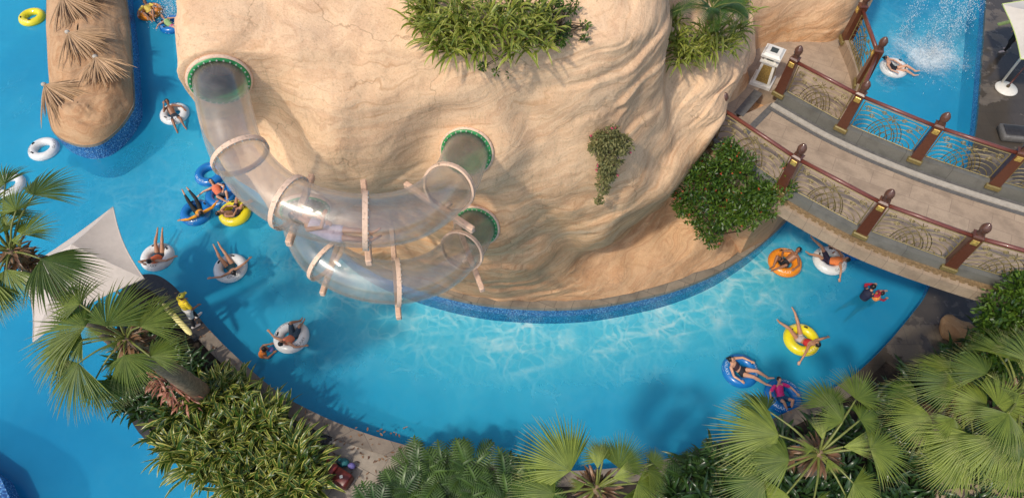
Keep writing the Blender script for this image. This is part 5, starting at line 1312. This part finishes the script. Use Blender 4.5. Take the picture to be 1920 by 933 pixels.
bush('creeper', 'dry hanging creeper with pink flowers in a hollow of the rock', U(1140, 255, 8.3),
     [B_(1140, 255, 8.9, .34), B_(1165, 270, 8.7, .28), B_(1122, 270, 8.6, .26), B_(1142, 298, 8.3, .32), B_(1138, 325, 7.8, .24), B_(1130, 350, 7.4, .18), B_(1124, 374, 7.0, .11)], 4200, M_dry, .075, M_pink, 34, hang=True, cat='creeper')
bush('hedge_bush', 'dense glossy green bush by the right end of the bridge', U(1890, 640, .7),
     [B_(1885, 580, 5.6, .62), B_(1925, 545, 6.0, .6), B_(1875, 625, 5.0, .6), B_(1850, 655, 4.2, .5), B_(1930, 620, 5.2, .8), B_(1965, 580, 5.8, .8), B_(1905, 540, 6.1, .4), B_(1860, 690, 3.6, .6), B_(1900, 670, 4.4, .7)], 12000, M_bush, .12)
bush('vine_shrub', 'thin leafy vine sprawling over the rock top beside the strap leaf clump', U(1040, 60, 11.3),
     [B_(1045, 20, 11.7, .22), B_(1075, 15, 11.6, .14), B_(1070, 55, 11.5, .14), B_(1095, 45, 11.4, .12), B_(1050, 75, 11.4, .12), B_(1098, 70, 11.3, .07), B_(930, 135, 11.1, .06), B_(955, 140, 11.0, .05), B_(905, 125, 11.1, .07)], 900, M_bush, .085)

# --- strap leaf clumps on the rock
def strap_plant(label, spots, per, L, W, group):
    c = spots[0]; t = thing('strap_leaf_plant', label, 'plant', tuple(U(*c)), group); rb = RB()
    for s in spots: clump(rb, tuple(U(*s)), per, L, W, (.15, 1.35), 1.5, .10)
    rb.build('leaves', M_strap, t)
g = 'strap leaf clumps on the rock'
strap_plant('yellow edged strap leaf clump at the left end of the rock top planting', [(800, 20, 11.8), (820, 55, 11.7), (795, 50, 11.5), (830, 85, 11.5), (790, 5, 11.8)], 50, .62, .055, g)
strap_plant('yellow edged strap leaf clump in the middle of the rock top planting', [(870, 20, 11.9), (880, 60, 11.8), (900, 95, 11.5), (860, 95, 11.4), (925, 30, 11.9), (850, 50, 11.8), (905, 60, 11.8)], 50, .62, .055, g)
strap_plant('yellow edged strap leaf clump at the right end of the rock top planting', [(960, 20, 11.9), (985, 60, 11.7), (965, 90, 11.5), (1010, 85, 11.4), (1000, 25, 11.8), (945, 60, 11.8), (1020, 50, 11.6)], 48, .60, .055, g)
strap_plant('yellow edged strap leaves spilling over the left lip of the right rock pocket', [(1268, 75, 9.4), (1275, 108, 9.1), (1265, 40, 9.6), (1283, 92, 9.2), (1290, 112, 9.0)], 46, .62, .05, g)
strap_plant('yellow edged strap leaves along the front lip of the right rock pocket', [(1310, 100, 9.1), (1335, 95, 9.1), (1360, 85, 9.0), (1380, 60, 9.0), (1322, 70, 9.2), (1385, 20, 9.1), (1345, 60, 9.2)], 44, .62, .05, g)
# feather palm in the right pocket
def feather_frond(t, crown, az, el, L, droop=1.3, w=.30):
    K = 20; d = ndir(np.array(az), np.array(el)); p = np.array(crown, float); Ps, Ds = [], []
    for k in range(K+1):
        dd = d.copy(); dd[2] -= droop*(k/K)**1.3; dd /= np.linalg.norm(dd); Ps.append(p.copy()); Ds.append(dd); p = p+dd*L/K
    st = MB(); st.tube(Ps, list(np.linspace(.018, .004, K+1)), 5); fo = st.build('frond', M_petiole, t)
    rb = RB(); Ps, Ds = np.array(Ps[3:]), np.array(Ds[3:])
    Q = np.concatenate([Ps[:-1]+(Ps[1:]-Ps[:-1])*f for f in (0, .5)]); DD = np.concatenate([Ds[:-1]]*2); sl_ = np.concatenate([np.arange(len(Ps)-1)/len(Ps)]*2)
    S = np.cross(DD, UPV); S /= np.linalg.norm(S, axis=1)[:, None]
    for sg in (-1, 1):
        rb.add(Q, S*sg+DD*.55+UPV*.15, np.tile(UPV, (len(Q), 1))+S*.3, w*np.sin((sl_*.8+.2)*math.pi)**.6*rng.uniform(.85, 1.1, len(Q)), .017, .9, rng.random(len(Q)), K=3, prof=((0, .4, 1), (.7, 1, .05)))
    rb.build('leaflets', M_feather, fo)
fp = thing('feather_palm', 'dark glossy feather palm growing in the right rock pocket', 'palm', tuple(U(1330, 40, 8.9)))
cr = U(1335, 22, 10.2); b = MB(); b.tube([U(1330, 40, 8.7), cr], [.09, .06], 8); b.build('trunk', M_trunk, fp)
for k in range(20): feather_frond(fp, cr+Vector((random.uniform(-.12, .12), random.uniform(-.12, .12), 0)), k*2.4+random.uniform(-.2, .2), random.uniform(.35, 1.25), random.uniform(.95, 1.35))

# --- fan palms
def fan_frond(t, crown, hub, aim, rad, nseg=42, span=2.6, droop=.9, cup=.18, dead=False, tnt=None):
    crown, hub, aim = Vector(crown), Vector(hub), Vector(aim); ax = (aim-hub).normalized()
    mid = crown.lerp(hub, .5)+Vector((0, 0, .10*(hub-crown).length))
    st = MB(); pts = [tuple(p) for p in catmull([crown, mid, hub], 5)]; st.tube(pts, list(np.linspace(.034, .016, len(pts))), 6); fo = st.build('frond', M_petiole if not dead else M_trunk, t)
    nrm = Vector((0, 0, 1)); nrm = (nrm-ax*nrm.dot(ax)); 
    if nrm.length < .15: nrm = Vector((0, -1, .3))-ax*Vector((0, -1, .3)).dot(ax)
    nrm.normalize(); nrm = (nrm+Vector((rng.normal(0, .12), rng.normal(0, .12), 0))).normalized(); nrm = (nrm-ax*nrm.dot(ax)).normalized(); sd_ = ax.cross(nrm)
    a = np.linspace(-span/2, span/2, nseg)+rng.normal(0, .008, nseg); A, N_, S_ = [np.array(v) for v in (ax, nrm, sd_)]
    d = A[None]*np.cos(a)[:, None]+S_[None]*np.sin(a)[:, None]-N_[None]*(cup*(np.abs(a)/(span/2))**2)[:, None]
    Ln = rad*(.80+.20*np.cos(a*1.15))*rng.uniform(.93, 1.04, nseg); dl = span/(nseg-1)
    wmax = 2*math.tan(dl/2)*rad*.49*1.06
    nn = N_[None]+S_[None]*(np.where(np.arange(nseg) % 2, .10, -.10))[:, None]
    drp = droop*(.5+.7*np.abs(a)/(span/2))*rng.uniform(.6, 1.4, nseg)
    rb = RB(); base = np.tile(np.array(hub), (nseg, 1))
    # blade joined over the inner half, split fingers drooping beyond
    s = np.linspace(0, 1, 9); d = d/np.linalg.norm(d, axis=1)[:, None]; tv = (random.random()*.65 if tnt is None else tnt)
    rb.add(base, d, nn, Ln, wmax, drp, np.clip(tv+rng.normal(0, .10, nseg), 0, 1), K=9, prof=((0, .45, .50, .75, 1), (.03, .92, 1.0, .42, .03)), fold=.42)
    rb.build('blade', M_fan if not dead else M_fibre, fo)
def fan_palm(label, crown, base, fronds, extra, trunk_r=.17, rr=(.75, 1.0), az_rng=(0, 6.283), skirt=True, z_low=(-.9, .2), dead=3):
    crown = Vector(crown); t = thing('fan_palm', label, 'palm', tuple(base), 'fan palms around the pool'); base = Vector(base)
    b = MB(); P_ = catmull([base, base.lerp(crown, .5)+Vector((.15, -.1, 0)), crown], 14); rs = [trunk_r*(1.25-.35*k/len(P_))*(1+.05*math.sin(k*2.2)) for k in range(len(P_))]; b.tube(P_, rs, 16); b.build('trunk', M_trunk, t)
    b = MB(); ell(b, crown-Vector((0, 0, .1)), ((1, 0, 0), (0, 1, 0), (0, 0, 1)), (.13, .13, .25)); b.build('crown_heart', M_trunk, t)
    for k in range(4):
        az = k*1.6+random.uniform(-.4, .4); h = crown+Vector(ndir(np.array(az), np.array(1.05)))*random.uniform(.35, .6); fan_frond(t, crown, h, h+Vector(ndir(np.array(az), np.array(.55))), random.uniform(.42, .62), nseg=30, span=1.1, droop=.2, tnt=random.uniform(.5, .9))
    if skirt:
        rb = RB(); n = 90; az = rng.random(n)*6.283; h = rng.uniform(-.75, .15, n); ax = np.array((crown-Vector(P_[-6])).normalized())
        c = np.array(crown)+ax*h[:, None]+np.stack([np.cos(az), np.sin(az), az*0], 1)*.13
        rb.add(c, ndir(az, rng.uniform(-.2, .9, n)), np.tile(UPV, (n, 1))+rng.normal(0, .3, (n, 3)), rng.uniform(.18, .5, n), rng.uniform(.04, .09, n), 1.3, rng.random(n), K=4); rb.build('leaf_bases', M_fibre, t)
    for (hx, hy, hz_, ax_, ay_, az_, rp) in fronds:
        h = U(hx, hy, hz_); r = rp/ppm(hx, hy, hz_); fan_frond(t, crown, h, U(ax_, ay_, az_), r)
    for k in range(extra):
        az = random.uniform(*az_rng); el = random.uniform(-.35, .9); L = random.uniform(.7, 1.15)
        h = crown+Vector(ndir(np.array(az), np.array(el)))*L; a = h+Vector(ndir(np.array(az+random.uniform(-.3, .3)), np.array(el-.55)))
        fan_frond(t, crown, h, a, random.uniform(*rr), tnt=random.uniform(0, .5))
    for k in range(dead):
        az = random.uniform(0, 6.283); h = crown+Vector((math.cos(az)*.35, math.sin(az)*.35, -.45)); fan_frond(t, crown-Vector((0, 0, .2)), h, h+Vector((math.cos(az)*.25, math.sin(az)*.25, -1)), .5, nseg=26, dead=True)
z = 7.2
fan_palm('fan palm with its crown cut by the left edge beside the canopy', U(22, 472, 7.6), U(215, 640, .6),
         [(63, 366, 8.3, 112, 318, 8.2, 100), (77, 485, 7.7, 140, 535, 7.3, 125), (5, 400, 8.0, 40, 390, 7.6, 80), (-30, 400, 8, -70, 350, 8, 110), (-20, 520, 7.6, -60, 600, 7.2, 110), (10, 345, 8.0, -20, 320, 8, 80), (42, 440, 8.0, 78, 398, 8.0, 72), (12, 505, 7.6, 15, 580, 7.2, 92), (-5, 440, 8.1, -20, 380, 8.2, 90), (30, 395, 8.3, 20, 340, 8.4, 75)], 3, az_rng=(2.3, 5.0), dead=2)
fan_palm('large fan palm spreading bright leaves over the left channel', U(238, 635, 6.6), U(392, 745, .6),
         [(147, 680, 6.9, 105, 765, 6.4, 122), (160, 612, 7.2, 40, 600, 6.9, 148), (200, 612, 7.5, 245, 520, 7.5, 128), (233, 665, 6.8, 262, 735, 6.2, 88), (282, 668, 6.7, 345, 632, 6.6, 78),
          (178, 712, 6.3, 200, 790, 5.7, 86), (150, 570, 7.2, 85, 530, 7.1, 95), (262, 612, 7.4, 325, 560, 7.3, 95), (130, 640, 6.9, 50, 690, 6.4, 120), (215, 700, 6.2, 240, 790, 5.6, 70)], 4, trunk_r=.23, rr=(.6, .8), dead=2)
fan_palm('fan palm at the bottom edge with two big leaves over the pool', U(1118, 915, 6.6), U(1090, 960, .6),
         [(1070, 882, 7.0, 985, 800, 7.0, 132), (1160, 876, 7.1, 1195, 800, 7.1, 84), (1040, 925, 6.8, 950, 900, 6.6, 105), (1215, 880, 6.7, 1262, 905, 6.2, 70), (1165, 935, 6.6, 1200, 990, 6.1, 90), (1090, 960, 6.5, 1040, 1010, 6.1, 90),
          (1130, 862, 7.1, 1100, 800, 6.9, 62), (1195, 905, 6.7, 1250, 940, 6.2, 85), (1225, 868, 6.9, 1255, 830, 6.7, 45)], 3, rr=(.6, .8), az_rng=(3.3, 6.2), dead=2)
fan_palm('fan palm covering the child in pink on the lower right bank', U(1535, 850, 6.8), U(1500, 880, .6),
         [(1632, 842, 7.2, 1715, 850, 7.0, 104), (1438, 768, 7.0, 1382, 738, 6.6, 92), (1460, 815, 7.2, 1350, 812, 6.9, 138), (1605, 748, 7.3, 1640, 690, 7.2, 88), (1525, 940, 6.9, 1560, 1010, 6.4, 110),
          (1480, 862, 7.3, 1400, 850, 7.0, 98), (1430, 900, 6.8, 1350, 930, 6.4, 100), (1600, 905, 7.0, 1660, 960, 6.6, 95), (1580, 790, 7.4, 1545, 750, 7.6, 62), (1475, 925, 6.8, 1420, 980, 6.2, 100), (1555, 760, 7.2, 1530, 710, 7.0, 80)], 3, rr=(.6, .85))
fan_palm('tall fan palm with leaves reaching toward the shaded deck', U(1800, 745, 6.6), U(1700, 830, .6),
         [(1800, 718, 7.0, 1712, 700, 6.7, 105), (1850, 762, 7.2, 1795, 735, 7.1, 85), (1825, 815, 7.1, 1770, 885, 6.6, 118), (1780, 690, 6.9, 1745, 670, 6.6, 80), (1745, 780, 6.6, 1680, 800, 6.2, 95), (1800, 860, 6.6, 1740, 900, 6.1, 90), (1720, 740, 6.4, 1660, 745, 6.0, 80)], 3, rr=(.6, .85))
fan_palm('fan palm at the right edge rising above the dense bush', U(1905, 745, 7.4), U(1860, 860, .6),
         [(1870, 760, 7.7, 1935, 722, 7.8, 95), (1890, 672, 7.6, 1885, 600, 7.4, 92), (1880, 820, 7.5, 1850, 900, 7.0, 112), (1925, 810, 7.6, 1950, 890, 7.2, 105), (1945, 670, 7.6, 1975, 610, 7.5, 100), (1850, 700, 7.5, 1790, 660, 7.3, 85), (1905, 870, 7.0, 1890, 940, 6.4, 95)], 6, rr=(.65, .9))
# fallen palm sheath and red roots at the left trunk foot
# boulder and low pale roof corner at lower right
c = U(1795, 640, .6); t = None
Bm = MB(); ell(Bm, c+Vector((0, .1, .3)), ((.8, .6, 0), (-.6, .8, 0), (0, 0, 1)), (.42, .75, .45), 28)
v = np.array(Bm.v); v += np.array([0, 0, 1])*0+fbm(v*1.3, 4, .55, 44)[:, None]*.10
tag(mesh('boulder', v, Bm.f, M_rock2, loc=tuple(c)), 'tan boulder standing on the shaded deck beside the palms', 'boulder')
b = MB(); b.prism([U(x, y, 1.6)[:2] for x, y in [(1760, 905), (1990, 870), (2040, 1010), (1740, 1010)]], .5, 1.6); o = b.build('low_wall', M_cornice, smooth=False, loc=tuple(U(1850, 930, .6)))
tag(o, 'pale stone wall block at the bottom right corner behind palm leaves', 'wall')

# combed thatch tufts cast in the rock of the island
for k, ((tx, ty, tz), a0, a1, Lm) in enumerate((((84, 160, 1.75), -1.3, .35, 2.3), ((128, 62, 2.0), -1.35, .2, 1.9), ((180, 108, 2.1), -1.9, -.1, 1.6), ((118, -5, 2.0), -1.5, .3, 2.1), ((150, -40, 2.1), -1.9, -.1, 1.8))):
    T = np.array(U(tx, ty, tz)); n = 120; az = np.linspace(a0, a1, n)+rng.normal(0, .10, n)
    rb = RB(); rb.add(T[None]+np.stack([np.cos(az)*.06, np.sin(az)*.06, rng.uniform(-.05, .05, n)], 1), ndir(az, rng.uniform(-.12, .05, n)), np.tile(UPV, (n, 1)), Lm*rng.uniform(.35, 1.05, n), rng.uniform(.035, .075, n), rng.uniform(.25, .5, n), rng.random(n), K=9, prof=((0, .2, .8, 1), (.5, 1, .8, .1)), fold=-.5)
    rb.build('thatch_tuft', M_thatch, island)
    b = MB(); ell(b, T+np.array([-.03, .02, .03]), ((1, 0, 0), (0, 1, 0), (0, 0, 1)), (.11, .09, .09)); b.build('thatch_knob', M_whiteband, island)

# ragged red-brown sheath on the leaning trunk
pt = [o for o in COL.objects if o.get('label', '').startswith('large fan palm spreading')][0]
T = np.array(U(322, 722, 2.6)); n = 150; az = rng.random(n)*6.283; rb = RB()
rb.add(T[None]+np.stack([np.cos(az)*.22, np.sin(az)*.22, rng.normal(0, .25, n)], 1)+np.array([-.25, .15, .5])*rng.uniform(-1, 1, (n, 1)), ndir(az, rng.uniform(-.6, .8, n)), np.tile(UPV, (n, 1))+rng.normal(0, .5, (n, 3)), rng.uniform(.15, .5, n), rng.uniform(.03, .09, n), 1.5, rng.random(n), K=4)
tag(rb.build('ragged_sheath', mat_leaf('red_brown_sheath', (.20, .06, .035), (.42, .17, .10), rib=False, trans=.05), pt), kind='stuff')

# fallen leaves on kerbs and rock foot
rb = RB(); pts = []
for k in range(150):
    if k % 2: q = BK[random.randrange(10, len(BK)-70)]; o_ = random.uniform(-.4, -.02); pts.append((q[0]+random.uniform(-.1, .1), q[1]+o_, .645))
    else: q = U(random.uniform(620, 760), random.uniform(800, 900), .61); pts.append((q.x, q.y, .612))
pts = np.array(pts); n = len(pts)
rb.add(pts, ndir(rng.random(n)*6.283, rng.uniform(0, .3, n)), np.tile(UPV, (n, 1))+rng.normal(0, .2, (n, 3)), rng.uniform(.06, .14, n), rng.uniform(.03, .06, n), .2, rng.random(n), K=3)
tag(rb.build('fallen_leaves', M_fibre, loc=tuple(pts[0])), 'brown fallen leaves scattered on the pool kerb and footpath', 'fallen leaves', kind='stuff')
